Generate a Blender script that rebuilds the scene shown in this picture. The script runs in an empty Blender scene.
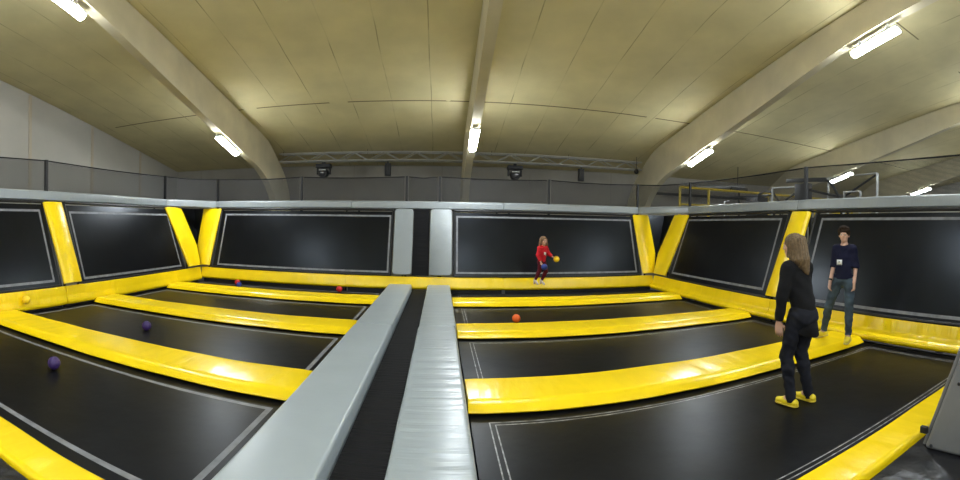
import bpy, bmesh, math, random
import numpy as np
from mathutils import Vector, Matrix, noise

random.seed(7)
S, ZC = 1.58, 2.58                     # one eye height in metres, height of the eye above the floor
def H(x, y, z): return Vector((S*x, S*y, ZC + S*z))
def HZ(z): return ZC + S*z
COL = bpy.context.scene.collection

# ------------------------------------------------------------------ materials
def _mat(name):
    m = bpy.data.materials.new(name); m.use_nodes = True
    nt = m.node_tree; b = nt.nodes['Principled BSDF']
    return m, nt, b
def N(nt, t, **k):
    n = nt.nodes.new(t)
    for a, v in k.items(): setattr(n, a, v)
    return n
def plain(name, col, rough=.5, metal=0, spec=.5, var=.0, vscale=6, bump=0, bscale=(40, 40, 40), emit=None, estr=0, coat=0):
    m, nt, b = _mat(name)
    b.inputs['Base Color'].default_value = (*col, 1)
    b.inputs['Roughness'].default_value = rough
    b.inputs['Metallic'].default_value = metal
    b.inputs['Specular IOR Level'].default_value = spec
    b.inputs['Coat Weight'].default_value = coat
    tc = N(nt, 'ShaderNodeTexCoord')
    if var:
        n = N(nt, 'ShaderNodeTexNoise'); n.inputs['Scale'].default_value = vscale; n.inputs['Detail'].default_value = 5
        nt.links.new(tc.outputs['Object'], n.inputs['Vector'])
        r = N(nt, 'ShaderNodeMapRange'); r.inputs['From Min'].default_value = .3; r.inputs['From Max'].default_value = .7
        r.inputs['To Min'].default_value = 1-var; r.inputs['To Max'].default_value = 1+var
        nt.links.new(n.outputs['Fac'], r.inputs['Value'])
        h = N(nt, 'ShaderNodeMix', data_type='RGBA', blend_type='MULTIPLY'); h.inputs['Factor'].default_value = 1
        h.inputs['A'].default_value = (*col, 1)
        nt.links.new(r.outputs['Result'], h.inputs['B']); nt.links.new(h.outputs['Result'], b.inputs['Base Color'])
    if bump:
        mp = N(nt, 'ShaderNodeMapping'); mp.inputs['Scale'].default_value = bscale
        nt.links.new(tc.outputs['Object'], mp.inputs['Vector'])
        n = N(nt, 'ShaderNodeTexNoise'); n.inputs['Scale'].default_value = 1; n.inputs['Detail'].default_value = 3
        nt.links.new(mp.outputs['Vector'], n.inputs['Vector'])
        bp = N(nt, 'ShaderNodeBump'); bp.inputs['Strength'].default_value = 1; bp.inputs['Distance'].default_value = bump
        nt.links.new(n.outputs['Fac'], bp.inputs['Height']); nt.links.new(bp.outputs['Normal'], b.inputs['Normal'])
    if emit:
        b.inputs['Emission Color'].default_value = (*emit, 1); b.inputs['Emission Strength'].default_value = estr
    return m

def lined(name, col, seam, axis, period, width, rough=.8, extra=None, var=.1, vscale=1.2, off=0.0):
    """flat colour with irregular thin seams every `period` metres along one object axis, and one cross seam at extra=(axis, value, width)"""
    m = plain(name, col, rough, var=var, vscale=vscale, spec=.25)
    nt = m.node_tree; b = nt.nodes['Principled BSDF']
    src = b.inputs['Base Color'].links[0].from_socket
    tc = N(nt, 'ShaderNodeTexCoord'); sp = N(nt, 'ShaderNodeSeparateXYZ'); nt.links.new(tc.outputs['Object'], sp.inputs[0])
    def M(op, a, bb=None):
        n = N(nt, 'ShaderNodeMath', operation=op)
        for i, v in enumerate((a, bb)):
            if v is None: continue
            if isinstance(v, (int, float)): n.inputs[i].default_value = v
            else: nt.links.new(v, n.inputs[i])
        return n.outputs[0]
    w = N(nt, 'ShaderNodeTexNoise'); w.inputs['Scale'].default_value = .7; nt.links.new(tc.outputs['Object'], w.inputs['Vector'])
    wob = M('MULTIPLY', M('SUBTRACT', w.outputs['Fac'], .5), .06)
    f = M('FRACT', M('ADD', M('DIVIDE', M('ADD', sp.outputs[axis], wob), period), off))
    near = M('LESS_THAN', f, width/period)
    brk = N(nt, 'ShaderNodeTexNoise'); brk.inputs['Scale'].default_value = 1.1; nt.links.new(tc.outputs['Object'], brk.inputs['Vector'])
    fade = N(nt, 'ShaderNodeMapRange'); fade.inputs['From Min'].default_value = .42; fade.inputs['From Max'].default_value = .62
    nt.links.new(brk.outputs['Fac'], fade.inputs['Value'])
    fac = M('MULTIPLY', near, M('ADD', M('MULTIPLY', fade.outputs[0], .42), .08))
    if extra:
        for ax, val, wid, thr in extra:
            d = M('ABSOLUTE', M('SUBTRACT', M('ADD', sp.outputs[ax], M('MULTIPLY', wob, .5)), val))
            b2 = N(nt, 'ShaderNodeTexNoise'); b2.inputs['Scale'].default_value = .45; nt.links.new(tc.outputs['Object'], b2.inputs['Vector'])
            g = M('MULTIPLY', M('LESS_THAN', d, wid), M('GREATER_THAN', b2.outputs['Fac'], thr))
            fac = M('MAXIMUM', fac, M('MULTIPLY', g, .85))
    mx = N(nt, 'ShaderNodeMix', data_type='RGBA')
    nt.links.new(fac, mx.inputs['Factor']); nt.links.new(src, mx.inputs['A']); mx.inputs['B'].default_value = (*seam, 1)
    nt.links.new(mx.outputs['Result'], b.inputs['Base Color'])
    return m

def vinyl(name, col, bs, bump=.012, rough=.3, var=.04, fine=.0035, crease=.018):
    m = plain(name, col, rough, var=var, vscale=2.5, spec=.5)
    nt = m.node_tree; b = nt.nodes['Principled BSDF']
    tc = N(nt, 'ShaderNodeTexCoord')
    nrm = None
    for sc, dist, det in ((bs, bump, 2), (tuple(v*4.3 for v in bs), fine, 3)):
        mp = N(nt, 'ShaderNodeMapping'); mp.inputs['Scale'].default_value = sc
        nt.links.new(tc.outputs['Object'], mp.inputs['Vector'])
        n = N(nt, 'ShaderNodeTexNoise'); n.inputs['Scale'].default_value = 1; n.inputs['Detail'].default_value = det; n.inputs['Distortion'].default_value = .4
        nt.links.new(mp.outputs['Vector'], n.inputs['Vector'])
        bp = N(nt, 'ShaderNodeBump'); bp.inputs['Distance'].default_value = dist
        nt.links.new(n.outputs['Fac'], bp.inputs['Height'])
        if nrm: nt.links.new(nrm, bp.inputs['Normal'])
        nrm = bp.outputs['Normal']
    # sharp irregular creases
    mp = N(nt, 'ShaderNodeMapping'); mp.inputs['Scale'].default_value = tuple(v*.55 for v in bs); mp.inputs['Rotation'].default_value = (.3, .2, .45)
    nt.links.new(tc.outputs['Object'], mp.inputs['Vector'])
    n = N(nt, 'ShaderNodeTexNoise', noise_type='RIDGED_MULTIFRACTAL'); n.inputs['Scale'].default_value = 1; n.inputs['Detail'].default_value = 3
    nt.links.new(mp.outputs['Vector'], n.inputs['Vector'])
    r = N(nt, 'ShaderNodeMapRange'); r.inputs['From Min'].default_value = .75; r.inputs['From Max'].default_value = 1.6
    nt.links.new(n.outputs['Fac'], r.inputs['Value'])
    bp = N(nt, 'ShaderNodeBump'); bp.inputs['Distance'].default_value = crease
    nt.links.new(r.outputs['Result'], bp.inputs['Height']); nt.links.new(nrm, bp.inputs['Normal']); nrm = bp.outputs['Normal']
    nt.links.new(nrm, b.inputs['Normal'])
    return m

YEL = (.93, .66, .004)
M_YX = vinyl('yellow vinyl along x', YEL, (3.2, .9, 1.5), bump=.02, rough=.26)
M_YY = vinyl('yellow vinyl along y', YEL, (.9, 4.2, .9), bump=.024, rough=.26)
M_YZ = vinyl('yellow vinyl upright', YEL, (1.2, 1.2, 3.0), bump=.02, rough=.28)
GRY = (.335, .37, .385)
M_GX = vinyl('grey vinyl across', tuple(v*.93 for v in (.33, .375, .40)), (.7, 7.0, 2.0), bump=.016, rough=.30, fine=.003, crease=.006)
M_GXL = vinyl('smooth grey vinyl', tuple(v*.95 for v in (.33, .375, .40)), (1.2, 2.2, 2.0), bump=.006, rough=.36, fine=.002, crease=.004)
M_GZ = vinyl('grey vinyl upright', tuple(v*.72 for v in GRY), (2, 2, 2), bump=.006, rough=.5)
M_GC = vinyl('grey vinyl rail', tuple(v*.74 for v in GRY), (4, 4, 1.0), bump=.012, rough=.32)
M_DG = vinyl('dark grey cover fabric', (.17, .175, .185), (1.5, 1.5, 1.5), bump=.02, rough=.6)
M_BV = vinyl('black vinyl', (.012, .012, .014), (2.5, 2.5, 2), bump=.03, rough=.25)
M_MAT = plain('black woven jump mat', (.005, .005, .006), .38, spec=.13, var=.3, vscale=2.2, bump=.004, bscale=(3, 3, 3))
M_WMAT = plain('black woven wall mat', (.0045, .0045, .0055), .28, spec=.26, var=.25, vscale=1.6, bump=.004, bscale=(2, 2, 2))
for _m in (M_MAT, M_WMAT): _m.node_tree.nodes['Principled BSDF'].inputs['Specular Tint'].default_value = (.78, .88, 1.0, 1)
M_LINE = plain('grey webbing tape', (.18, .185, .20), .6, var=.25, vscale=9)
M_STITCH = plain('pale stitching', (.26, .26, .27), .6, var=.7, vscale=14)
M_WALK = plain('black ribbed walkway', (.008, .008, .009), .6, spec=.08, bump=.02, bscale=(1, 30, 1))
M_STEEL = plain('black painted steel', (.012, .012, .013), .45, spec=.4)
M_ALU = plain('dull aluminium', (.5, .5, .47), .45, metal=.6)
M_BLK = plain('black plastic', (.010, .010, .012), .5, spec=.4)
M_WHT = plain('white painted steel', (.62, .64, .64), .4)
M_YPAINT = plain('yellow painted steel', (.55, .40, .02), .45)
M_SILV = plain('silver duct foil', (.40, .41, .42), .4, metal=.5, bump=.01, bscale=(20, 20, 20))
M_LAMP = plain('lamp diffuser', (.9, .9, .9), .5, emit=(.88, .95, 1.0), estr=26)
M_HOUS = plain('lamp housing', (.6, .6, .58), .5)
M_CEIL = lined('ceiling panels', (.64, .565, .315), (.10, .075, .03), 0, .98, .022,
               extra=((1, 6.97*S, .024, .40), (1, 3.1*S, .015, .55)), off=.3, var=.08)
M_BEAM = plain('beige glulam beam', (.58, .52, .36), .75, spec=.2, var=.10, vscale=1.5)
M_BWALL = lined('grey back wall', (.33, .31, .27), (.16, .15, .13), 0, 3.1, .03, var=.10)
M_GABLE = plain('pale gable cladding', (.46, .44, .39), .8, spec=.2, var=.06, vscale=.8)
M_BATTEN = plain('beige batten', (.47, .41, .31), .8)
M_FLOOR = plain('grey concrete', (.16, .155, .15), .7, var=.2, vscale=1.5)
M_DECK = plain('dark deck board', (.05, .048, .045), .7, var=.2)

def netmat():
    m, nt, b = _mat('black knotless netting')
    b.inputs['Base Color'].default_value = (.014, .014, .015, 1); b.inputs['Roughness'].default_value = .8
    uv = N(nt, 'ShaderNodeUVMap'); sp = N(nt, 'ShaderNodeSeparateXYZ'); nt.links.new(uv.outputs[0], sp.inputs[0])
    outs = []
    for i in (0, 1):
        d = N(nt, 'ShaderNodeMath', operation='DIVIDE'); d.inputs[1].default_value = .02; nt.links.new(sp.outputs[i], d.inputs[0])
        f = N(nt, 'ShaderNodeMath', operation='FRACT'); nt.links.new(d.outputs[0], f.inputs[0])
        l = N(nt, 'ShaderNodeMath', operation='LESS_THAN'); l.inputs[1].default_value = .33; nt.links.new(f.outputs[0], l.inputs[0])
        outs.append(l.outputs[0])
    mx = N(nt, 'ShaderNodeMath', operation='MAXIMUM'); nt.links.new(outs[0], mx.inputs[0]); nt.links.new(outs[1], mx.inputs[1])
    nt.links.new(mx.outputs[0], b.inputs['Alpha'])
    return m
M_NET = netmat()
M_ROPE = plain('black rope', (.012, .012, .012), .9, spec=.1)

# ------------------------------------------------------------------ mesh helpers
class MB:
    """collects shapes in world metres; build() links them as ONE mesh object"""
    def __init__(s): s.v, s.f, s.m = [], [], []
    def add(s, verts, faces, mi=0):
        o = len(s.v); s.v += [Vector(v) for v in verts]; s.f += [tuple(o+i for i in f) for f in faces]; s.m += [mi]*len(faces); return s
    def box(s, lo, hi, mi=0):
        x0, y0, z0 = lo; x1, y1, z1 = hi
        return s.add([(x0,y0,z0),(x1,y0,z0),(x1,y1,z0),(x0,y1,z0),(x0,y0,z1),(x1,y0,z1),(x1,y1,z1),(x0,y1,z1)],
                     [(3,2,1,0),(4,5,6,7),(0,1,5,4),(1,2,6,5),(2,3,7,6),(3,0,4,7)], mi)
    def loops(s, loops, mi=0, closed=True, caps=True):
        n = len(loops[0]); o = len(s.v); fs = []
        for L in loops: s.v += [Vector(p) for p in L]
        for k in range(len(loops)-1):
            for i in range(n if closed else n-1):
                j = (i+1) % n
                fs.append((o+k*n+i, o+k*n+j, o+(k+1)*n+j, o+(k+1)*n+i))
        if caps and closed:
            fs.append(tuple(o+i for i in range(n))[::-1]); fs.append(tuple(o+(len(loops)-1)*n+i for i in range(n)))
        s.f += fs; s.m += [mi]*len(fs); return s
    def tube(s, pts, r, n=8, mi=0, r2=None):
        pts = [Vector(p) for p in pts]; L = []
        for k, p in enumerate(pts):
            d = (pts[min(k+1, len(pts)-1)] - pts[max(k-1, 0)]).normalized()
            a = d.orthogonal().normalized() if k == 0 else (pa - d*pa.dot(d)).normalized()
            pa = a; b = d.cross(a)
            rr = r if r2 is None else r + (r2-r)*k/max(1, len(pts)-1)
            L.append([p + (a*math.cos(2*math.pi*i/n) + b*math.sin(2*math.pi*i/n))*rr for i in range(n)])
        return s.loops(L, mi)
    def bar(s, a, b, w, h, up=(0, 0, 1), mi=0):
        a, b = Vector(a), Vector(b); d = (b-a).normalized(); u = Vector(up); x = d.cross(u).normalized(); u = x.cross(d)
        L = [[p + x*sx*w/2 + u*sy*h/2 for sx, sy in ((-1,-1),(1,-1),(1,1),(-1,1))] for p in (a, b)]
        return s.loops(L, mi)
    def sphere(s, c, r, n=20, mi=0, sc=(1, 1, 1)):
        c = Vector(c); L = []
        for k in range(1, n//2):
            t = math.pi*k/(n//2)
            L.append([c + Vector((math.sin(t)*math.cos(2*math.pi*i/n)*sc[0], math.sin(t)*math.sin(2*math.pi*i/n)*sc[1], -math.cos(t)*sc[2]))*r for i in range(n)])
        o = len(s.v); s.loops(L, mi, caps=False)
        b = len(s.v); s.v += [c - Vector((0, 0, r*sc[2])), c + Vector((0, 0, r*sc[2]))]
        e = o + (len(L)-1)*n
        for i in range(n):
            j = (i+1) % n
            s.f += [(b, o+j, o+i), (b+1, e+i, e+j)]; s.m += [mi]*2
        return s
    def build(s, name, mats, parent=None, smooth=35, bevel=0, seg=2):
        mats = mats if isinstance(mats, (list, tuple)) else [mats]
        org = parent_world(parent)
        me = bpy.data.meshes.new(name)
        me.from_pydata([tuple(v-org) for v in s.v], [], s.f)
        for m in mats: me.materials.append(m)
        me.polygons.foreach_set('material_index', s.m)
        bm = bmesh.new(); bm.from_mesh(me)
        bmesh.ops.recalc_face_normals(bm, faces=bm.faces)
        if bevel:
            es = [e for e in bm.edges if len(e.link_faces) == 2 and e.calc_face_angle(0) > .5]
            bmesh.ops.bevel(bm, geom=es, offset=bevel, segments=seg, affect='EDGES', profile=.5, clamp_overlap=True)
        bm.to_mesh(me); bm.free()
        if smooth:
            me.polygons.foreach_set('use_smooth', [True]*len(me.polygons))
            me.set_sharp_from_angle(angle=math.radians(smooth))
        o = bpy.data.objects.new(name, me); COL.objects.link(o)
        if parent is not None: o.parent = parent
        return o
def parent_world(p):
    v = Vector((0, 0, 0))
    while p is not None:
        v = v + p.location; p = p.parent
    return v
def thing(name, label, cat, loc=(0, 0, 0), group=None):
    o = bpy.data.objects.new(name, None); o.empty_display_size = .2; COL.objects.link(o); o.location = loc
    return tag(o, label, cat, group)
def tag(o, label, cat, group=None, kind=None):
    o['label'] = label; o['category'] = cat
    if group: o['group'] = group
    if kind: o['kind'] = kind
    return o
def structure(o): o['kind'] = 'structure'; return o

def soft(profile, p0, p1, axes, segs, amp=.004, seed=0):
    """a padded bolster: closed 2D profile swept from p0 to p1, with slight sag and puckers; axes = the two directions of the profile"""
    p0, p1 = Vector(p0), Vector(p1); a, b = Vector(axes[0]), Vector(axes[1]); L = []
    for k in range(segs+1):
        t = k/segs; o = p0.lerp(p1, t); row = []
        sh = 1.0
        e = min(t, 1-t)*segs
        if e < 1: sh = .965 if e == 0 else 1
        cx = sum(q[0] for q in profile)/len(profile); cy = sum(q[1] for q in profile)/len(profile)
        for q in profile:
            w = o + a*(cx+(q[0]-cx)*sh) + b*(cy+(q[1]-cy)*sh)
            nz = noise.noise_vector(w*1.6 + Vector((seed*7.1, 0, 0)))
            row.append(w + (a*nz.x + b*nz.y)*amp)
        L.append(row)
    return L
def rounded(pts, r, n=4):
    """round the corners of a closed polygon; r one radius or a list"""
    out = []; m = len(pts)
    for i, p in enumerate(pts):
        rr = r[i] if isinstance(r, (list, tuple)) else r
        p = Vector((*p, 0)); a = Vector((*pts[i-1], 0)) - p; b = Vector((*pts[(i+1) % m], 0)) - p
        if rr <= 0: out.append((p.x, p.y)); continue
        rr = min(rr, a.length*.45, b.length*.45); a = p + a.normalized()*rr; b = p + b.normalized()*rr
        for k in range(n+1):
            t = k/n; q = a*(1-t)**2 + p*2*t*(1-t) + b*t*t; out.append((q.x, q.y))
    return out

# ------------------------------------------------------------------ the hall
XL, XR, YB = -6.6*S, 15.5*S, 9.9*S
RIDGE = 3.394
def ceil_h(y): return RIDGE - .2115*abs(y)
structure(MB().box((XL-.2, -YB-.2, -.2), (XR+.2, YB+.2, 0)).build('floor', M_FLOOR))
c = MB()
for sgn in (1, -1):
    a, b = H(0, 0, RIDGE), H(0, sgn*9.95, ceil_h(9.95)); up = Vector((0, 0, .15))
    q = [Vector((XL-.2, a.y, a.z)), Vector((XR+.2, a.y, a.z)), Vector((XR+.2, b.y, b.z)), Vector((XL-.2, b.y, b.z))]
    c.add(q + [v+up for v in q], [(0,1,2,3),(7,6,5,4),(0,4,5,1),(1,5,6,2),(2,6,7,3),(3,7,4,0)])
structure(c.build('ceiling', M_CEIL, smooth=0))
structure(MB().box((XL, YB, 0), (XR, YB+.2, HZ(ceil_h(9.9))-.01)).build('wall_back', M_BWALL, smooth=0))
structure(MB().box((XL, -YB-.2, 0), (XR, -YB, HZ(ceil_h(9.9))-.01)).build('wall_front', M_BWALL, smooth=0))
for nm, x0, x1 in (('wall_left', XL-.2, XL), ('wall_right', XR, XR+.2)):
    e = HZ(ceil_h(9.9))-.02; r = HZ(RIDGE)-.02
    pr = [(-YB, 0), (YB, 0), (YB, e), (0, r), (-YB, e)]
    structure(MB().loops([[(x, y, z) for y, z in pr] for x in (x0, x1)]).build(nm, M_GABLE, smooth=0))
for i, y in enumerate((1.8, 3.43, 5.05, 6.68, 8.29)):
    structure(MB().box((XL, S*y-.05, 0), (XL+.035, S*y+.05, HZ(ceil_h(y))-.06)).build('trim_%d' % (i+1), M_BATTEN, smooth=0))

# glued timber portal frames with curved knees
OUT = [(0, RIDGE-.01), (4, ceil_h(4)-.01), (7.4, ceil_h(7.4)-.01), (8.0, 1.70), (8.4, 1.595), (8.87, 1.32), (9.35, 1.0), (9.67, .58), (9.8, 0), (9.8, -1.632)]
INN = [(8.95, -1.632), (8.93, -.2), (8.86, .25), (8.72, .5), (8.35, .82), (7.85, 1.05), (7.1, 1.235), (6.1, 1.50), (5, 1.80), (4.15, 2.05), (3.4, 2.28), (2.25, 2.56), (1.0, 2.83), (0, 2.95)]
def cr(pts, n=4):
    P = [Vector((*p, 0)) for p in pts]; out = []
    for i in range(len(P)-1):
        a, b, c2, d = P[max(i-1, 0)], P[i], P[i+1], P[min(i+2, len(P)-1)]
        for k in range(n):
            t = k/n
            out.append(.5*((2*b) + (c2-a)*t + (2*a-5*b+4*c2-d)*t*t + (3*b-a-3*c2+d)*t**3))
    out.append(P[-1]); return [(p.x, p.y) for p in out]
o1 = OUT[:3] + cr(OUT[2:9])[1:] + OUT[9:]; i1 = INN[:1] + cr(INN[1:])
half = o1 + i1
BEAMS = (-3.455, .475, 4.335, 8.27, 12.2)
BW = .13
wherebeam = ('leftmost curved-knee roof beam, nearest the pale gable wall', 'curved-knee roof beam straight above the grey walkway strips',
             'wide curved-knee roof beam to the right of the tan spotlight truss', 'roof beam beyond the yellow guard rail, fourth from the gable wall',
             'farthest roof beam at the right, fifth from the gable wall')
for bx, lb in zip(BEAMS, wherebeam):
    m = MB()
    ring = o1 + i1[:-1] + [(0, 2.95)]
    full = o1 + i1 + [(-y, z) for y, z in i1[::-1]][1:] + [(-y, z) for y, z in o1[::-1]][:-1]
    # quad strip between the outer and inner curve, so the side faces stay clean
    no = 60
    def samp(pts, n):
        d = [0]
        for a, b in zip(pts, pts[1:]): d.append(d[-1] + math.dist(a, b))
        o = []
        for k in range(n+1):
            t = d[-1]*k/n; j = max(i for i in range(len(d)) if d[i] <= t+1e-9); j = min(j, len(pts)-2)
            u = (t-d[j])/max(1e-9, d[j+1]-d[j]); o.append((pts[j][0]+(pts[j+1][0]-pts[j][0])*u, pts[j][1]+(pts[j+1][1]-pts[j][1])*u))
        return o
    A, B = samp(o1, no), samp(i1[::-1], no)
    A = [(-y, z) for y, z in A[::-1]][:-1] + A; B = [(-y, z) for y, z in B[::-1]][:-1] + B
    x0, x1 = bx-BW/2, bx+BW/2
    m.loops([[H(x0, *a), H(x1, *a), H(x1, *b), H(x0, *b)] for a, b in zip(A, B)])
    o = structure(m.build('roof_beam', M_BEAM, smooth=30, bevel=0))
    tag(o, lb, 'roof beam', 'timber portal frames of the hall')

# ------------------------------------------------------------------ lamps on the undersides of the beams
def beam_bottom(y):
    y = abs(y); P = i1[::-1]
    for (a, za), (b, zb) in zip(P, P[1:]):
        if a <= y <= b: return za + (zb-za)*(y-a)/(b-a)
LAMPLAB = {(0, 6.7): 'lit tube lamp under the leftmost roof beam, lower of its two', (0, 3.05): 'lit tube lamp high at the top left edge, under the leftmost roof beam',
           (1, 6.7): 'lit tube lamp under the beam above the grey walkway', (2, 6.7): 'lit tube lamp low on the wide right beam, by its curved knee',
           (2, 3.05): 'long bright tube lamp high on the wide right beam', (3, 6.7): 'small lit tube lamp behind the white metal frames on the right',
           (4, 6.7): 'tiny lit tube lamp just over the grey rail at the far right'}
for bi, bx in enumerate(BEAMS):
    for ly in (6.7, 3.05, -.7, -2.5, -4.3, -6.1):  # unseen rows behind the viewer are spaced closer, added to brighten camera-facing surfaces
        if (bi, ly) not in LAMPLAB and ly > 0: lab = 'lit tube lamp under a far roof beam beyond the right edge'
        else: lab = LAMPLAB.get((bi, ly), 'unseen tube lamp under a roof beam behind the viewer, in rows added for brightness')
        y0, y1 = ly-.33, ly+.33
        a, b = H(bx, y0, beam_bottom(y0)), H(bx, y1, beam_bottom(y1)); d = (b-a).normalized(); up = Vector((1, 0, 0)).cross(d)
        if up.z < 0: up = -up
        sag = max(0, max(-(up.dot(H(bx, y0+(y1-y0)*k/8, beam_bottom(y0+(y1-y0)*k/8))-a)) for k in range(9)))
        dr = .17 if ly == 3.05 else .085
        a = a - up*(sag+dr); b = b - up*(sag+dr)
        t = thing('tube_lamp', lab, 'lamp', (a+b)/2, 'tube lamps under the roof beams')
        MB().bar(a, b, .16, .06, up=up).build('housing', M_HOUS, t, bevel=.01)
        w = []
        pr = [(-.095, -.03)] + [(.095*math.cos(math.pi+math.pi*k/8), -.03+.075*math.sin(math.pi+math.pi*k/8)) for k in range(1, 8)] + [(.095, -.03)]
        MB().loops([[p + Vector((1, 0, 0))*q[0] + up*q[1] for q in pr] for p in (a+d*.02, b-d*.02)]).build('diffuser', M_LAMP, t)
        for f in (.2, .8):
            p = a.lerp(b, f); yq = y0+(y1-y0)*f; g = up.dot(H(bx, yq, beam_bottom(yq))-p)
            MB().bar(p+up*.03, p+up*max(.034, g-.004), .06, .03, up=d).build('bracket', M_HOUS, t)

# ------------------------------------------------------------------ floor trampolines
ZM = -1.075                                  # jump mat level
BF = (1.27, 2.92, 4.57, 6.20)                # far edges of the divider pads
BL = (.84, 2.49, 4.15, 5.78)                 # near lips
LX, RX = (-4.10, -.83), (.18, 3.55)         # the two courts
def mat_mesh(m, org, eu, ev, U, V, isline, th, nrm):
    """grid of faces; U, V are cuts along the two directions; isline(i, j) picks the tape material"""
    n = len(V); vs = [org + eu*u + ev*v for u in U for v in V]; o = len(m.v); m.v += vs
    for i in range(len(U)-1):
        for j in range(n-1):
            m.f.append((o+i*n+j, o+(i+1)*n+j, o+(i+1)*n+j+1, o+i*n+j+1)); m.m.append(1 if isline(i, j) else 0)
    q = [org+eu*U[0]+ev*V[0], org+eu*U[-1]+ev*V[0], org+eu*U[-1]+ev*V[-1], org+eu*U[0]+ev*V[-1]]
    m.add([v - nrm*.0008 for v in q] + [v-nrm*th for v in q], [(3,2,1,0)[::-1],(4,5,6,7),(0,1,5,4),(1,2,6,5),(2,3,7,6),(3,0,4,7)])
rowname = ('first', 'second', 'third', 'last')
def floor_tramp(side, k):
    x0, x1 = LX if side == 'l' else RX
    ya = BF[k]-.06; yb = (BL[k+1]+.12) if k < 3 else 6.98
    X0, X1, Y0, Y1 = S*(x0+.0), S*(x1-.0), S*ya, S*yb; z = HZ(ZM)
    court = 'left' if side == 'l' else 'right'
    lab = {('l', 0): 'large black trampoline bed nearest at lower left, purple ball and worn grey tape border',
           ('l', 1): 'black trampoline bed with the smaller-looking purple ball, left of the walkway',
           ('l', 2): 'black trampoline bed without any ball, third row left of the walkway',
           ('l', 3): 'black trampoline bed along the back wall with the red and blue balls',
           ('r', 0): 'large black trampoline bed the woman stands on',
           ('r', 1): 'black trampoline bed directly behind the yellow pad the boy stands on, no ball',
           ('r', 2): 'black trampoline bed with the orange ball on it',
           ('r', 3): 'black trampoline bed at the back wall the girl jumps above'}[(side, k)]
    t = thing('trampoline', lab, 'trampoline', (S*(x0+x1)/2, (Y0+Y1)/2, 0), 'floor trampolines of the two courts')
    m = MB()
    if side == 'l':
        lw = .034; xs = (-3.98, -.945); ys = (BF[k]+.17, BL[k+1]-.10) if k < 3 else (6.33, 6.82)
        U = [x0, xs[0]-lw/2, xs[0]+lw/2, xs[1]-lw/2, xs[1]+lw/2, x1]; lw2 = lw
        V = [ya, ys[0]-lw2/2, ys[0]+lw2/2, ys[1]-lw2/2, ys[1]+lw2/2, yb]
        il = lambda i, j: (i in (1, 3) and 1 <= j <= 3) or (j in (1, 3) and 1 <= i <= 3)
        ml = M_LINE
    else:
        lw, g = .007, .03; xs = (.297, 3.42); ys = (BF[k]+.12, BL[k+1]-.085) if k < 3 else (6.33, 6.82)
        f = lambda a: [a-g/2-lw/2, a-g/2+lw/2, a+g/2-lw/2, a+g/2+lw/2]
        U = [x0] + f(xs[0]) + f(xs[1]) + [x1]; V = [ya] + f(ys[0]) + f(ys[1]) + [yb]
        il = lambda i, j: (i in (1, 7) and 1 <= j <= 7) or (i in (3, 5) and 3 <= j <= 5) or (j in (1, 7) and 1 <= i <= 7) or (j in (3, 5) and 3 <= i <= 5)
        ml = M_STITCH
    mat_mesh(m, Vector((0, 0, z)), Vector((S, 0, 0)), Vector((0, S, 0)), U, V, il, .02, Vector((0, 0, 1)))
    m.build('jump_mat', [M_MAT, ml], t, smooth=0)
    f = MB(); zt = z-.03
    for (a, b) in (((X0, Y0), (X1, Y0)), ((X1, Y0), (X1, Y1)), ((X1, Y1), (X0, Y1)), ((X0, Y1), (X0, Y0))):
        s = .04; cx, cy = (X0+X1)/2, (Y0+Y1)/2
        sh = lambda p: (p[0]+(s if p[0] < cx else -s), p[1]+(s if p[1] < cy else -s), zt-.03)
        f.tube([sh(a), sh(b)], .028)
        p = sh(a); f.tube([p, (p[0], p[1], 0.0)], .025)
    f.build('steel_frame', M_STEEL, t)
for k in range(4): floor_tramp('l', k); floor_tramp('r', k)

# yellow divider pads between the beds
def divider(side, k):
    x0, x1 = ((-4.043, -.815) if side == 'l' else (.172, 3.474))
    yf, yl = BF[k], BL[k]; yc = yl+.055
    if k == 0: yl, yc = 1.065, 1.08
    lab = {('l', 0): 'yellow padded strip at the bottom left corner, with a fold at its end',
           ('l', 1): 'widest yellow divider pad left of the walkway, between the beds with purple balls',
           ('l', 2): 'second yellow divider pad from the viewer left of the walkway',
           ('l', 3): 'narrow yellow divider pad nearest the back wall, left of the walkway',
           ('r', 0): 'yellow pad running into the grey block at lower right',
           ('r', 1): 'big yellow divider pad the boy stands on',
           ('r', 2): 'yellow divider pad just in front of the orange ball',
           ('r', 3): 'narrow yellow divider pad nearest the back wall, below the girl'}[(side, k)]
    t = thing('divider_pad', lab, 'padding', (S*(x0+x1)/2, S*(yf+yl)/2, 0), 'yellow divider pads between the beds')
    zt, zb = HZ(-1.0), HZ(-1.062)
    pr = [(S*yf, zb), (S*yf, zt), (S*yc, zt-.002), (S*yl, zb+.012), (S*yl+.02, zb-.004)]
    pr = rounded(pr, [.02, .035, .05, .02, .01])
    segs = 44
    m = MB().loops(soft(pr, (S*x0, 0, 0), (S*x1, 0, 0), ((0, 1, 0), (0, 0, 1)), segs, .007, seed=k+(5 if side == 'l' else 0)))
    m.build('pad_cover', M_YX, t, smooth=50)
    s = MB()
    ycen = (yl+yf)/2 if k else 1.12
    s.box((S*x0+.05, S*(ycen-.03), 0), (S*x1-.05, S*(ycen+.03), zb-.006))
    s.build('support_rail', M_STEEL, t, smooth=0)
for k in range(4): divider('l', k); divider('r', k)

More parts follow.
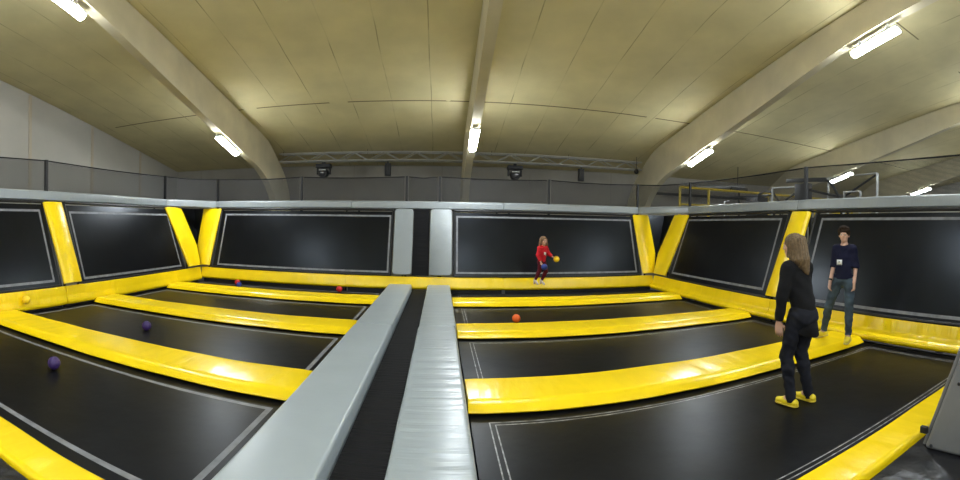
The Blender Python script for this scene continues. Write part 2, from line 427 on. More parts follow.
# grey pads along the walkway and the black runner between them
def strip(x0, x1, y0, y1, lab, b0=.01, b1=.01):
    t = thing('walkway_pad', lab, 'padding', (S*(x0+x1)/2, S*(y0+y1)/2, 0), 'grey pads beside the black walkway')
    zt, zb = HZ(-.93), HZ(-1.06)
    pr = rounded([(S*(x0-b0), zb), (S*(x1+b1), zb), (S*x1, zt), (S*x0, zt)], [.01, .01, .03, .03])
    MB().loops(soft(pr, (0, S*y0, 0), (0, S*y1, 0), ((1, 0, 0), (0, 0, 1)), 40, .005, seed=x0*9+y0)).build('pad_cover', M_GX if x1 > 0 else M_GXL, t, smooth=50)
    MB().box((S*(x0+.08), S*y0+.03, 0), (S*(x1-.08), S*y1-.03, zb-.005)).build('support_rail', M_STEEL, t, smooth=0)
strip(-.782, -.433, .2, 4.12, 'near grey pad on the left side of the black walkway')
strip(-.782, -.433, 4.13, 6.885, 'far grey pad on the left side of the black walkway, ending at the back wall')
strip(-.19, .147, .2, 4.12, 'near shiny creased grey pad on the right side of the black walkway', b1=.022)
strip(-.185, .155, 4.13, 6.885, 'far grey pad on the right side of the black walkway, ending at the back wall', b1=.012)
m = MB().box((S*-.415, .1, 0), (S*-.205, S*6.87, HZ(-1.0)))
tag(m.build('walkway_runner', M_WALK, smooth=0), 'long black ribbed runner between the two grey pads', 'walkway')

# black vinyl landing pads in the foreground corners, dark grey block
def slab(x0, x1, y0, y1, z0, z1, name, mat, lab, cat, bev=.03):
    o = MB().box((S*x0, S*y0, z0), (S*x1, S*y1, z1)).build(name, mat, bevel=bev, seg=3)
    return tag(o, lab, cat)
slab(-4.0, -.88, -.3, 1.055, 0, HZ(-1.0)-.005, 'landing_pad', M_BV, 'shiny black vinyl pad in the bottom left corner', 'padding')
slab(.95, 3.5, -.3, 1.045, 0, HZ(-1.0)+.004, 'landing_pad', M_BV, 'shiny black vinyl pad under the grey block at lower right', 'padding')
t = thing('padded_block', 'big dark grey buttoned block standing at the lower right edge', 'padded block', H(2.5, .5, -1.0) + Vector((0, 0, .006)))
zb = HZ(-1.0)+.008
P = [(.975, zb), (.79, HZ(-.52)), (.65, HZ(-.16)), (-.28, HZ(-.16)), (-.28, zb)]
m = MB(); x0, x1 = S*1.835, S*3.2
m.loops([[(x, S*y, z) for y, z in P] for x in (x0, x1)])
m.build('cover', M_DG, t, bevel=.03, seg=3)
m = MB(); m.loops([[(x, S*y, z) for y, z in ((.998, zb+.001), (.815, HZ(-.52)), (.674, HZ(-.165)), (.656, HZ(-.165)), (.98, zb+.001))] for x in (x0+.05, x1)])
m.build('edge_flap', M_DG, t, bevel=.008)
for yy, zz in ((.935, -.975), (.80, -.673), (.68, -.4)):
    MB().sphere(H(1.835, yy, zz), .013, 10).build('button', M_BLK, t)
MB().box((S*1.835-.012, S*.955, HZ(-.925)), (S*1.835+.02, S*.99, HZ(-.895))).build('clasp', M_BLK, t, bevel=.004)

# ------------------------------------------------------------------ leaning wall trampolines
ZB, ZT = -.83, .255
def lean(base, sgn): k = .37/1.06; return lambda z: base + sgn*(z+.81)*k
FB, FL, FR = lean(6.95, 1), lean(-4.09, -1), lean(3.57, 1)
def wallpt(w, a, z, out=0.0):
    """a point on a leaning wall plane; out pushes it towards the court"""
    nrm = {'b': Vector((0, -.943, .329)), 'l': Vector((.943, 0, .329)), 'r': Vector((-.943, 0, .329))}[w]
    p = H(a, FB(z), z) if w == 'b' else H(FL(z), a, z) if w == 'l' else H(FR(z), a, z)
    return p + nrm*out
def wall_tramp(w, a0, a1, l0, l1, z0, z1, lab):
    t = thing('wall_trampoline', lab, 'trampoline', wallpt(w, (a0+a1)/2, ZB), 'leaning wall trampolines')
    org = wallpt(w, 0, ZB); eu = wallpt(w, 1, ZB)-org; ev = (wallpt(w, 0, ZB+1)-org); nrm = {'b': Vector((0, -.943, .329)), 'l': Vector((.943, 0, .329)), 'r': Vector((-.943, 0, .329))}[w]
    lw = .028; m = MB()
    U = [a0, l0-lw/2, l0+lw/2, l1-lw/2, l1+lw/2, a1]; V = [v-ZB for v in (ZB+.02, z0-lw/2, z0+lw/2, z1-lw/2, z1+lw/2, ZT-.06)]
    il = lambda i, j: (i in (1, 3) and 1 <= j <= 3) or (j in (1, 3) and 1 <= i <= 3)
    mat_mesh(m, org, eu, ev, U, V, il, .025, nrm)
    m.build('jump_mat', [M_WMAT, M_LINE], t, smooth=0)
    f = MB(); c = [wallpt(w, a, z, .0) for a, z in ((a0+.02, ZB+.03), (a1-.02, ZB+.03), (a1-.02, ZT-.03), (a0+.02, ZT-.03))]
    for i in range(4): f.tube([c[i]-nrm*(.02 if i != 2 else -.0), c[(i+1) % 4]-nrm*(.02 if i != 2 else -.0)], .03)
    f.build('steel_frame', M_STEEL, t)
    for a in (a0+.06, a1-.06):
        b = MB()
        p = wallpt(w, a, ZT-.05, -.06); q = wallpt(w, a, ZB+.05, -.19)
        b.tube([p, (p.x, p.y, 0)], .03).tube([wallpt(w, a, ZB+.05, -.03), q, (q.x, q.y, 0)], .025)
        b.build('stand', M_STEEL, t)
wall_tramp('b', -3.90, -.76, -3.77, -.82, -.755, .125, 'black wall trampoline on the back wall, left of the upright grey pads')
wall_tramp('b', .20, 3.36, .263, 3.265, -.75, .130, 'black wall trampoline on the back wall behind the jumping girl')
wall_tramp('l', 1.2, 3.64, 1.3, 3.53, -.74, .115, 'black wall trampoline cut by the left edge of the picture')
wall_tramp('l', 3.97, 6.42, 4.05, 6.30, -.75, .100, 'black wall trampoline on the left wall between two yellow posts')
wall_tramp('r', 1.2, 3.56, 1.3, 3.42, -.75, .135, 'wide black wall trampoline behind the boy')
wall_tramp('r', 3.98, 6.42, 4.11, 6.32, -.72, .140, 'black wall trampoline on the right wall between two yellow posts')

# yellow sloping posts
def post(w, bot, top, lab, zb=-.788, zt=.215, th=.085, mid=None):
    (b0, b1), (t0, t1) = bot, top
    t = thing('post_pad', lab, 'padding', wallpt(w, (b0+b1)/2, zb), 'yellow sloping post pads')
    q = [(b0, zb), (b1, zb), (t1, zt), (t0, zt)]
    n = 12; m = MB(); L = []
    for k in range(n+1):
        f = k/n; a0 = b0+(t0-b0)*f; a1 = b1+(t1-b1)*f
        if mid:
            fm, m0, m1 = mid
            a0, a1 = (b0+(m0-b0)*f/fm, b1+(m1-b1)*f/fm) if f < fm else (m0+(t0-m0)*(f-fm)/(1-fm), m1+(t1-m1)*(f-fm)/(1-fm))
        z = zb+(zt-zb)*f
        row = []
        for aa, oo in ((0, .012), (.0, th*.6), (.1, th), (.5, th*1.08), (.9, th), (1, th*.6), (1, .012)):
            p = wallpt(w, a0+(a1-a0)*aa, z, oo if 0 < k < n else oo*.9)
            row.append(p + noise.noise_vector(p*2)*.006)
        L.append(row)
    m.loops(L).build('pad_cover', M_YZ, t, smooth=45)
    s = MB(); c0, c1 = (b0+b1)/2, (t0+t1)/2
    s.bar(wallpt(w, c0, zb+.02, -.0), wallpt(w, c1, zt-.02, -.0), .05, .02, up=wallpt(w, 0, 0, 1)-wallpt(w, 0, 0, 0))
    e = wallpt(w, c0, zb+.08, -.19); s.tube([wallpt(w, c0, zb+.06, -.02), e, (e.x, e.y, 0)], .025)
    s.build('post_frame', M_STEEL, t)
post('l', (3.67, 3.96), (3.61, 3.92), 'yellow post pad on the left wall, leftmost and standing alone')
post('l', (6.50, 6.875), (6.27, 6.76), 'left arm of the yellow V of post pads in the left corner', mid=(.33, 6.42, 6.93))
post('b', (-4.11, -3.925), (-4.255, -3.885), 'right arm of the yellow V of post pads in the left corner', mid=(.33, -4.245, -3.91))
post('b', (3.375, 3.59), (3.325, 3.63), 'left arm of the yellow V of post pads in the right corner', mid=(.33, 3.35, 3.66))
post('r', (6.48, 6.875), (6.34, 6.80), 'right arm of the yellow V of post pads in the right corner', mid=(.33, 6.42, 6.95))
post('r', (3.66, 4.0), (3.61, 3.92), 'yellow post pad on the right wall just behind the woman')

# black triangular corner fillers
for sx, F, xx, lab in ((-1, FL, -4.09, 'black cloth triangle inside the left corner V of yellow pads'), (1, FR, 3.57, 'black cloth triangle inside the right corner V of yellow pads')):
    top_a = H(F(ZT), 6.80, ZT); top_b = H(xx + sx*(-.12 if sx > 0 else -.12), FB(ZT), ZT)
    apex = H(xx + sx*.10, 7.06, -.785)
    back = H(F(ZT)+sx*.1, FB(ZT)+.1, ZT)
    top_a = H(F(ZT)+sx*.09, 6.72, ZT-.02); top_b = H(xx+sx*.02, FB(ZT)+.11, ZT-.02); mid = H(F(ZT)+sx*.09, FB(ZT)+.10, ZT-.02)
    q = [apex, top_a, mid, top_b]; off = Vector((sx*.03, .03, 0))
    o = MB().add(q + [v+off for v in q], [(0,1,2),(0,2,3),(4,6,5),(4,7,6),(0,4,5,1),(1,5,6,2),(2,6,7,3),(3,7,4,0)]).build('corner_panel', M_WMAT, smooth=0)
    tag(o, lab, 'corner panel', 'black corner triangles')

# upright grey pads on the back wall and the black strip between
def upad(x0, x1, lab):
    t = thing('upright_pad', lab, 'padding', wallpt('b', (x0+x1)/2, -.79), 'upright grey pads on the back wall')
    z0, z1 = -.80, .235; r = .055
    P = rounded([(x0, z0), (x1, z0), (x1, z1), (x0, z1)], r, 5)
    cx, cz = (x0+x1)/2, (z0+z1)/2; L = []
    for s, o in ((1, .012), (1, .05), (.985, .07), (.95, .08)):
        L.append([wallpt('b', cx+(x-cx)*(1-(1-s)*1.0), cz+(z-cz)*(1-(1-s)*.3), o) for x, z in P])
    MB().loops(L).build('pad_cover', M_GZ, t, smooth=40)
    b = MB(); p = wallpt('b', cx, -.72, -.02); e = wallpt('b', cx, -.70, -.19); b.tube([wallpt('b', cx, .2, -.02), p, e, (e.x, e.y, 0)], .025); b.build('post_frame', M_STEEL, t)
upad(-.745, -.445, 'upright grey pad on the back wall, left one of the pair')
upad(-.172, .185, 'upright grey pad on the back wall, right one of the pair')
q = [wallpt('b', a, z) for a, z in ((-.44, -.80), (-.18, -.80), (-.18, ZT-.01), (-.44, ZT-.01))]; off = Vector((0, .03, 0))
tag(MB().add(q+[v+off for v in q], [(0,1,2,3),(7,6,5,4),(0,4,5,1),(1,5,6,2),(2,6,7,3),(3,7,4,0)]).build('back_panel', M_WALK, smooth=0),
    'narrow black cloth panel between the two upright grey pads', 'panel')

# yellow base pads around the courts
def base(w, a0, a1, lab):
    if w == 'b':
        pr = [(S*6.99, HZ(-1.02)), (S*6.99, HZ(-.832)), (S*6.955, HZ(-.815)), (S*6.92, HZ(-.96)), (S*6.915, HZ(-.99)), (S*6.94, HZ(-1.012))]
        ax = ((0, 1, 0), (0, 0, 1)); p0, p1 = (S*a0, 0, 0), (S*a1, 0, 0); mt = M_YX; loc = (S*(a0+a1)/2, S*6.95, 0)
        sup = ((S*a0+.04, S*6.992, 0), (S*a1-.04, S*7.0, HZ(-.84)))
    elif w == 'r':
        pr = [(S*3.63, HZ(-1.045)), (S*3.63, HZ(-.835)), (S*3.575, HZ(-.812)), (S*3.555, HZ(-.93)), (S*3.53, HZ(-.965)), (S*3.497, HZ(-.982)), (S*3.487, HZ(-1.01)), (S*3.51, HZ(-1.04))]
        ax = ((1, 0, 0), (0, 0, 1)); p0, p1 = (0, S*a0, 0), (0, S*a1, 0); mt = M_YY; loc = (S*3.6, S*(a0+a1)/2, 0)
        sup = ((S*3.57, S*a0+.04, 0), (S*3.60, S*a1-.04, HZ(-1.075)))
    else:
        pr = [(S*-4.16, HZ(-1.05)), (S*-4.16, HZ(-.835)), (S*-4.09, HZ(-.812)), (S*-4.075, HZ(-.93)), (S*-4.06, HZ(-.985)), (S*-4.055, HZ(-1.02)), (S*-4.075, HZ(-1.045))]
        ax = ((1, 0, 0), (0, 0, 1)); p0, p1 = (0, S*a0, 0), (0, S*a1, 0); mt = M_YY; loc = (S*-4.1, S*(a0+a1)/2, 0)
        sup = ((S*-4.15, S*a0+.04, 0), (S*-4.12, S*a1-.04, HZ(-1.06)))
    t = thing('base_pad', lab, 'padding', loc, 'yellow base pads along the walls')
    m = MB().loops(soft(rounded(pr, .02, 3), p0, p1, ax, 36, .0045, seed=a0*3.3))
    m.build('pad_cover', mt, t, smooth=50)
    MB().box(*sup).build('support_rail', M_STEEL, t, smooth=0)
base('b', -4.09, -1.4835, 'yellow base pad of the back wall, left third')
base('b', -1.4805, .9985, 'yellow base pad of the back wall below the upright grey pads')
base('b', 1.0015, 3.57, 'yellow base pad of the back wall below the girl, right third')
base('l', 1.2, 3.70, 'yellow base pad of the left wall at the left edge of the picture')
base('l', 3.71, 6.908, 'yellow base pad of the left wall below the middle wall trampoline')
base('r', 1.2, 3.93, 'yellow base pad of the right wall behind the boy')
base('r', 3.94, 6.908, 'yellow base pad of the right wall left of the woman')

# grey cap rail round the top of the walls
def cap(p, q, lab, o0=.0, o1=.0):
    p, q = Vector((*p, 0)), Vector((*q, 0)); d = (q-p).normalized(); n = Vector((-d.y, d.x, 0))   # n points away from the court
    z0, z1 = HZ(.252), HZ(.378)
    t = thing('cap_pad', lab, 'padding', (S*(p.x+q.x)/2, S*(p.y+q.y)/2, HZ(.25)), 'grey cap pads round the top of the walls')
    pr = rounded([(-.02, z0), (.20, z0), (.22, z1-.02), (.0, z1), ], [.02, .02, .03, .05])
    MB().loops(soft(pr, p*S, q*S, (n, (0, 0, 1)), 30, .006, seed=p.x*3+p.y)).build('pad_cover', M_GC, t, smooth=50)
    g = MB()
    for f in (.04, .96):
        c = p.lerp(q, f)*S + n*.16; g.tube([(c.x, c.y, 0), (c.x, c.y, z0-.004)], .025)
    a, b = p*S+n*.16+Vector((0, 0, z0-.03)), q*S+n*.16+Vector((0, 0, z0-.03)); a, b = a.lerp(b, .02), a.lerp(b, .98)
    g.tube([a, b], .022)
    if abs(d.x*d.y) < .1: g.build('rail_frame', M_STEEL, t)
YC, CL, CR = 7.34, -4.49, 3.94
cap((CL, 1.2), (CL, 6.385), 'long grey cap pad along the left wall')
cap((CL, 6.395), (-4.03, YC), 'short slanted grey cap pad over the left corner V')
cap((-4.02, YC), (-1.485, YC), 'grey cap pad over the left wall trampoline of the back wall')
cap((-1.475, YC), (1.03, YC), 'grey cap pad over the two upright grey pads')
cap((1.04, YC), (3.455, YC), 'grey cap pad over the back wall trampoline behind the girl')
cap((3.465, YC), (CR, 6.40), 'short slanted grey cap pad over the right corner V')
cap((CR, 6.39), (CR, 3.86), 'grey cap pad on the right wall from the corner to the lone yellow post')
cap((CR, 3.85), (CR, 1.2), 'grey cap pad on the right wall above the boy')

# ------------------------------------------------------------------ safety netting
NZ = .79
def net_post(p, lab):
    x, y = S*p[0], S*p[1]; r = .03
    o = MB().box((x-r, y-r, 0), (x+r, y+r, HZ(NZ)+.02)).build('net_post', M_STEEL, smooth=0)
    tag(o, lab, 'post', 'black net posts')
off = .16
NL, NB, NR = CL-off, YC+off, CR+off
net_post((NL, 1.25), 'black net post on the left wall beyond the left edge')
net_post((NL, 3.84), 'black net post on the left wall above the lone yellow post')
net_post((NL, 6.58), 'black net post at the left end of the slanted corner cap')
for x, lab in ((-4.075, 'black net post at the right end of the left corner cap'), (-2.41, 'black net post above the left back wall trampoline'),
               (-.58, 'black net post above the left upright grey pad'), (-.025, 'black net post above the right upright grey pad'),
               (1.835, 'black net post above the jumping girl'), (3.51, 'black net post at the left end of the right corner cap')):
    net_post((x, NB), lab)
net_post((NR, 6.62), 'black net post at the right end of the right corner cap')
net_post((NR, 3.88), 'black net post above the lone right yellow post')
net_post((NR, 1.25), 'black net post on the right wall beyond the right edge')
def net(pts, lab):
    pts = [Vector((S*x, S*y, 0)) for x, y in pts]
    t = thing('safety_net', lab, 'net', pts[0] + Vector((0, 0, HZ(.33))), 'dark safety nets above the cap pads')
    org = parent_world(t); me = bpy.data.meshes.new('net_mesh'); vs, fs, uv = [], [], []; u = 0
    z0, z1 = HZ(.39), HZ(NZ)
    cols = []
    for a, b in zip(pts, pts[1:]):
        n = max(2, int((b-a).length/.4)); a2, b2 = a.lerp(b, .055/(b-a).length), b.lerp(a, .055/(b-a).length)
        row = []
        for k in range(n+1):
            p = a2.lerp(b2, k/n); sag = .035*math.sin(math.pi*k/n)
            row.append((p, u+(b-a).length*k/n, z1-sag))
        u += (b-a).length; cols.append(row)
    rope = MB()
    for row in cols:
        for (p, uu, zt), (p2, u2, zt2) in zip(row, row[1:]):
            o = len(vs); vs += [p+Vector((0, 0, z0))-org, p2+Vector((0, 0, z0))-org, p2+Vector((0, 0, zt2))-org, p+Vector((0, 0, zt))-org]
            fs.append((o, o+1, o+2, o+3)); uv += [(uu, z0), (u2, z0), (u2, zt2), (uu, zt)]
        rope.tube([p+Vector((0, 0, zt)) for p, uu, zt in row], .013, 6)
    me.from_pydata([tuple(v) for v in vs], [], fs); l = me.uv_layers.new(name='UVMap')
    for i, c in enumerate(uv): l.data[i].uv = c
    me.materials.append(M_NET); o = bpy.data.objects.new('net_mesh', me); COL.objects.link(o); o.parent = t
    rope.build('top_rope', M_ROPE, t)
net([(NL, 1.25), (NL, 3.84), (NL, 6.58)], 'dark net along the left wall in front of the pale gable')
net([(NL, 6.58), (-4.075, NB), (-2.41, NB), (-.58, NB), (-.025, NB), (1.835, NB), (3.51, NB), (NR, 6.62)], 'dark net above the back wall, below the spotlights')
net([(NR, 6.62), (NR, 3.88), (NR, 1.25)], 'dark net above the right wall, in front of the yellow guard rail')

# ------------------------------------------------------------------ lighting truss with spotlights
TY0, TY1, TZ0, TZ1 = 8.88, 9.06, 1.268, 1.432
t = thing('lighting_truss', 'long aluminium lattice truss hanging below the ceiling at the back wall', 'truss', H(.45, 8.97, TZ0), None)
ch = MB()
TX0, TX1 = -3.36, 4.24
corn = [(TY0, TZ0), (TY1, TZ0), (TY0, TZ1), (TY1, TZ1)]
for y, z in corn: MB().tube([H(TX0, y, z), H(TX1, y, z)], .025).build('chord', M_ALU, t)
lac = MB(); nb = 24
for k in range(nb):
    xa, xb = TX0+(TX1-TX0)*k/nb, TX0+(TX1-TX0)*(k+1)/nb
    for (ya, za), (yb, zb2) in ((corn[0], corn[2]), (corn[1], corn[3]), (corn[0], corn[1]), (corn[2], corn[3])):
        if k % 2: (ya, za), (yb, zb2) = (yb, zb2), (ya, za)
        lac.tube([H(xa, ya, za), H(xb, yb, zb2)], .011, 6)
lac.build('lacing', M_ALU, t)
for x in (-3.3, -1.5, 1.0, 2.6, 4.1):
    MB().tube([H(x, 8.97, TZ1-.02), H(x, 8.97, ceil_h(8.97)+.01)], .008, 6).build('hanger_wire', M_STEEL, t)
def moving_head(x, lab):
    y = 8.97; zt = HZ(TZ0)-.03; p = H(x, y, 0)
    t = thing('spotlight', lab, 'spotlight', (p.x, p.y, zt), 'black moving-head spotlights on the truss')
    MB().box((p.x-.05, p.y-.05, zt-.06), (p.x+.05, p.y+.05, zt)).build('clamp', M_BLK, t, bevel=.005)
    MB().box((p.x-.24, p.y-.17, zt-.19), (p.x+.24, p.y+.17, zt-.06)).build('base', M_BLK, t, bevel=.015)
    for s in (-1, 1): MB().box((p.x+s*.205-.025, p.y-.06, zt-.40), (p.x+s*.205+.025, p.y+.06, zt-.191)).build('yoke_arm', M_BLK, t, bevel=.012)
    hz = zt-.36
    L = []
    for yy, r in ((.15, .10), (.12, .15), (0, .172), (-.12, .165), (-.17, .14)):
        L.append([(p.x + r*math.cos(2*math.pi*i/20), p.y+yy, hz + r*math.sin(2*math.pi*i/20)) for i in range(20)])
    MB().loops(L).build('head', M_BLK, t, smooth=50)
    L = [[(p.x + r*math.cos(2*math.pi*i/20), p.y-.171-d, hz+r*math.sin(2*math.pi*i/20)) for i in range(20)] for r, d in ((.11, 0), (.09, .02), (.04, .03))]
    MB().loops(L).build('lens', plain('dark glass', (.03, .03, .035), .12), t, smooth=50)
    MB().box((p.x-.12, p.y-.20, hz+.075), (p.x+.12, p.y-.165, hz+.11)).build('trim_band', M_HOUS, t, bevel=.005)
moving_head(-2.41, 'black moving-head spotlight hanging over the left back wall trampoline')
moving_head(1.475, 'black moving-head spotlight hanging right of the walkway lamp')
def parcan(x, lab):
    y = 8.97; zt = HZ(TZ0)-.03; p = H(x, y, 0)
    t = thing('flood_spotlight', lab, 'spotlight', (p.x, p.y, zt), 'narrow black flood lights on the truss')
    MB().box((p.x-.03, p.y-.03, zt-.05), (p.x+.03, p.y+.03, zt)).build('clamp', M_BLK, t)
    MB().box((p.x-.095, p.y-.07, zt-.46), (p.x+.095, p.y+.07, zt-.05)).build('body', M_BLK, t, bevel=.015)
    MB().box((p.x-.075, p.y-.082, zt-.43), (p.x+.075, p.y-.069, zt-.09)).build('front_grille', M_STEEL, t, bevel=.004)
parcan(-1.08, 'narrow black flood light on the truss left of the walkway lamp')
parcan(2.88, 'narrow black flood light on the truss above the girl, toward the right corner')
p = H(4.08, 8.8, TZ0)
t = thing('chain_hoist', 'small dark hoist at the right end of the truss', 'hoist', p)
MB().sphere(p+Vector((0, 0, -.08)), .085, 14, sc=(1, .8, 1.1)).build('motor', M_STEEL, t)
MB().tube([p+Vector((0, 0, 0)), p+Vector((0, 0, .45))], .012).build('chain', M_STEEL, t)

# ------------------------------------------------------------------ beyond the right wall: deck, guard rail, frames
DZ = HZ(.19)
m = MB().box((S*4.75, S*2.2, DZ-.15), (S*11, S*8.32, DZ))
for x in (4.9, 7.9, 10.8):
    for y in (2.4, 8.1): m.box((S*x-.06, S*y-.06, 0), (S*x+.06, S*y+.06, DZ-.15))
tag(structure(m.build('mezzanine_floor', M_DECK, smooth=0)), 'raised dark deck behind the right wall', 'deck')
t = thing('guard_rail', 'yellow pipe guard rail behind the right corner', 'railing', H(6.5, 8.25, .19))
MB().tube([H(4.86, 8.25, .885), H(10.8, 8.25, .885)], .045).build('top_rail', M_YPAINT, t)
MB().tube([H(4.86, 8.25, .52), H(10.8, 8.25, .52)], .03).build('middle_rail', M_YPAINT, t)
for x in (4.86, 5.6, 7.35, 9.1, 10.75): MB().tube([H(x, 8.25, .19), H(x, 8.25, .885)], .045).build('rail_post', M_YPAINT, t)
t = thing('cable_tray', 'dark cable tray along the back wall behind the yellow guard rail', 'cable tray', H(7, 9.86, .86))
MB().bar(H(4.47, 9.86, .86), H(9.5, 9.86, .86), .05, .10).build('tray', M_STEEL, t, smooth=0)
for x in (4.6, 9.4): MB().tube([H(x, 9.86, .82), (S*x, S*9.86, 0)], .02).build('conduit', M_STEEL, t)
def frame(name, pts, r, mat, lab, cat, parts, loc):
    t = thing(name, lab, cat, loc)
    for nm, pp, rr, mt in parts: MB().tube(pp, rr).build(nm, mt, t)
    return t
X = 5.0
Dk = .19
frame('goal_frame', None, 0, None, 'large white pipe frame behind the right wall, with a black diagonal brace', 'frame',
      [('upright', [H(X, 3.41, Dk), H(X, 3.41, .79)], .03, M_WHT), ('upright', [H(X, 4.28, Dk), H(X, 4.28, .775)], .03, M_WHT),
       ('crossbar', [H(X, 3.41, .79), H(X, 4.28, .775)], .018, M_ALU), ('brace', [H(X+.03, 3.46, .77), H(X+.03, 4.05, .47), H(X+.03, 4.5, .25)], .025, M_STEEL)], H(X, 3.8, Dk))
frame('hand_rail', None, 0, None, 'small white loop handle just over the grey rail on the right', 'frame',
      [('loop', [H(4.8, 3.55, Dk), H(4.8, 3.55, .53), H(4.8, 3.82, .535), H(4.8, 3.82, Dk)], .03, M_WHT)], H(4.8, 3.7, Dk))
frame('pipe_frame', None, 0, None, 'white pipe frame left of the black machine on the right', 'frame',
      [('upright', [H(X, 5.5, Dk), H(X, 5.5, .695)], .028, M_WHT), ('upright', [H(X, 4.72, Dk), H(X, 4.72, .665)], .028, M_WHT), ('crossbar', [H(X, 5.5, .695), H(X, 4.72, .675)], .022, M_WHT)], H(X, 5.1, Dk))
t = thing('hoist_machine', 'black machine column with a crossbar and hoses, beside the lone right net post', 'machine', H(X-.15, 4.62, Dk))
MB().box(H(X-.22, 4.50, .19), H(X-.1, 4.76, .70)).build('column', M_BLK, t, bevel=.02)
MB().bar(H(X-.16, 4.20, .735), H(X-.16, 4.98, .765), .09, .09).build('crossbar', M_BLK, t, bevel=.01)
MB().tube([H(X-.12, 4.30, .74), H(X-.1, 4.2, .72), H(X-.05, 4.12, .62), H(X, 4.05, .45), H(X, 4.02, .2)], .03).build('hose', M_BLK, t)
MB().tube([H(X-.16, 4.5, .60), H(X-.14, 4.25, .54), H(X-.1, 3.98, .48), H(X-.1, 3.8, .2)], .028).build('brace', M_BLK, t)
MB().tube([H(X-.16, 4.76, .58), H(X-.12, 5.0, .50), H(X-.1, 5.4, .2)], .025).build('brace', M_BLK, t)
t = thing('exercise_machine', 'low dark machine with curved arms behind the right wall corner', 'machine', H(5.3, 6.2, Dk))
MB().box(H(5.25, 6.15, .19), H(5.5, 6.5, .60)).build('body', M_BLK, t, bevel=.03)
MB().bar(H(5.35, 5.95, .62), H(5.35, 7.25, .64), .12, .05).build('arm', M_BLK, t, bevel=.01)
MB().tube([H(5.3, 6.2, .64), H(5.3, 6.0, .70), H(5.3, 5.8, .65), H(5.3, 5.65, .5), H(5.3, 5.6, .2)], .03).build('curved_arm', M_STEEL, t)
MB().tube([H(5.2, 7.1, .2), H(5.2, 7.1, .54), H(5.2, 6.95, .55)], .025).build('handle', M_WHT, t)
t = thing('air_duct', 'silver duct hanging high behind the yellow guard rail', 'duct', H(6.5, 8.6, 1.0))
MB().tube([H(5.75, 9.0, .99), H(6.1, 8.8, 1.0), H(6.7, 8.75, 1.05), H(7.0, 8.75, 1.05)], .09, 12).build('pipe', M_SILV, t)
MB().box(H(6.55, 8.65, .93), H(7.05, 8.85, 1.03)).build('outlet_box', M_STEEL, t, bevel=.01)
MB().tube([H(6.8, 8.75, 1.03), H(6.8, 8.75, 1.56)], .012).build('hanger_wire', M_STEEL, t)
MB().tube([H(6.85, 8.75, .93), H(6.85, 8.75, .2)], .04).build('stand_pole', M_STEEL, t)

# ------------------------------------------------------------------ play balls
def ball(x, y, col, lab, z=None, zs=ZM):
    r = .074; c = H(x, y, zs); c.z = (c.z + r*.985) if z is None else HZ(z)
    m = plain('foam ball ' + lab[:12], col, .55, bump=.004, bscale=(60, 60, 60))
    tag(MB().sphere(c, r, 24).build('play_ball', m, smooth=180), lab, 'ball', 'foam play balls')
PURP, RED, BLU = (.035, .014, .10), (.62, .02, .02), (.01, .03, .22)
ball(-2.43, 2.09, PURP, 'purple foam ball on the nearest left trampoline bed')
ball(-2.66, 3.47, PURP, 'purple foam ball on the second left trampoline bed')
ball(-3.15, 6.55, BLU, 'dark blue ball touching a red ball in the far left corner')
ball(-3.30, 6.80, RED, 'red ball just behind the blue ball in the far left corner')
ball(-1.55, 6.80, RED, 'single red ball at the back wall left of the walkway')
ball(.85, 4.90, (.85, .13, .01), 'orange ball on the third right trampoline bed')
ball(-4.022, 3.04, (.90, .60, .01), 'yellow ball resting against yellow padding at the left wall', z=-.905)

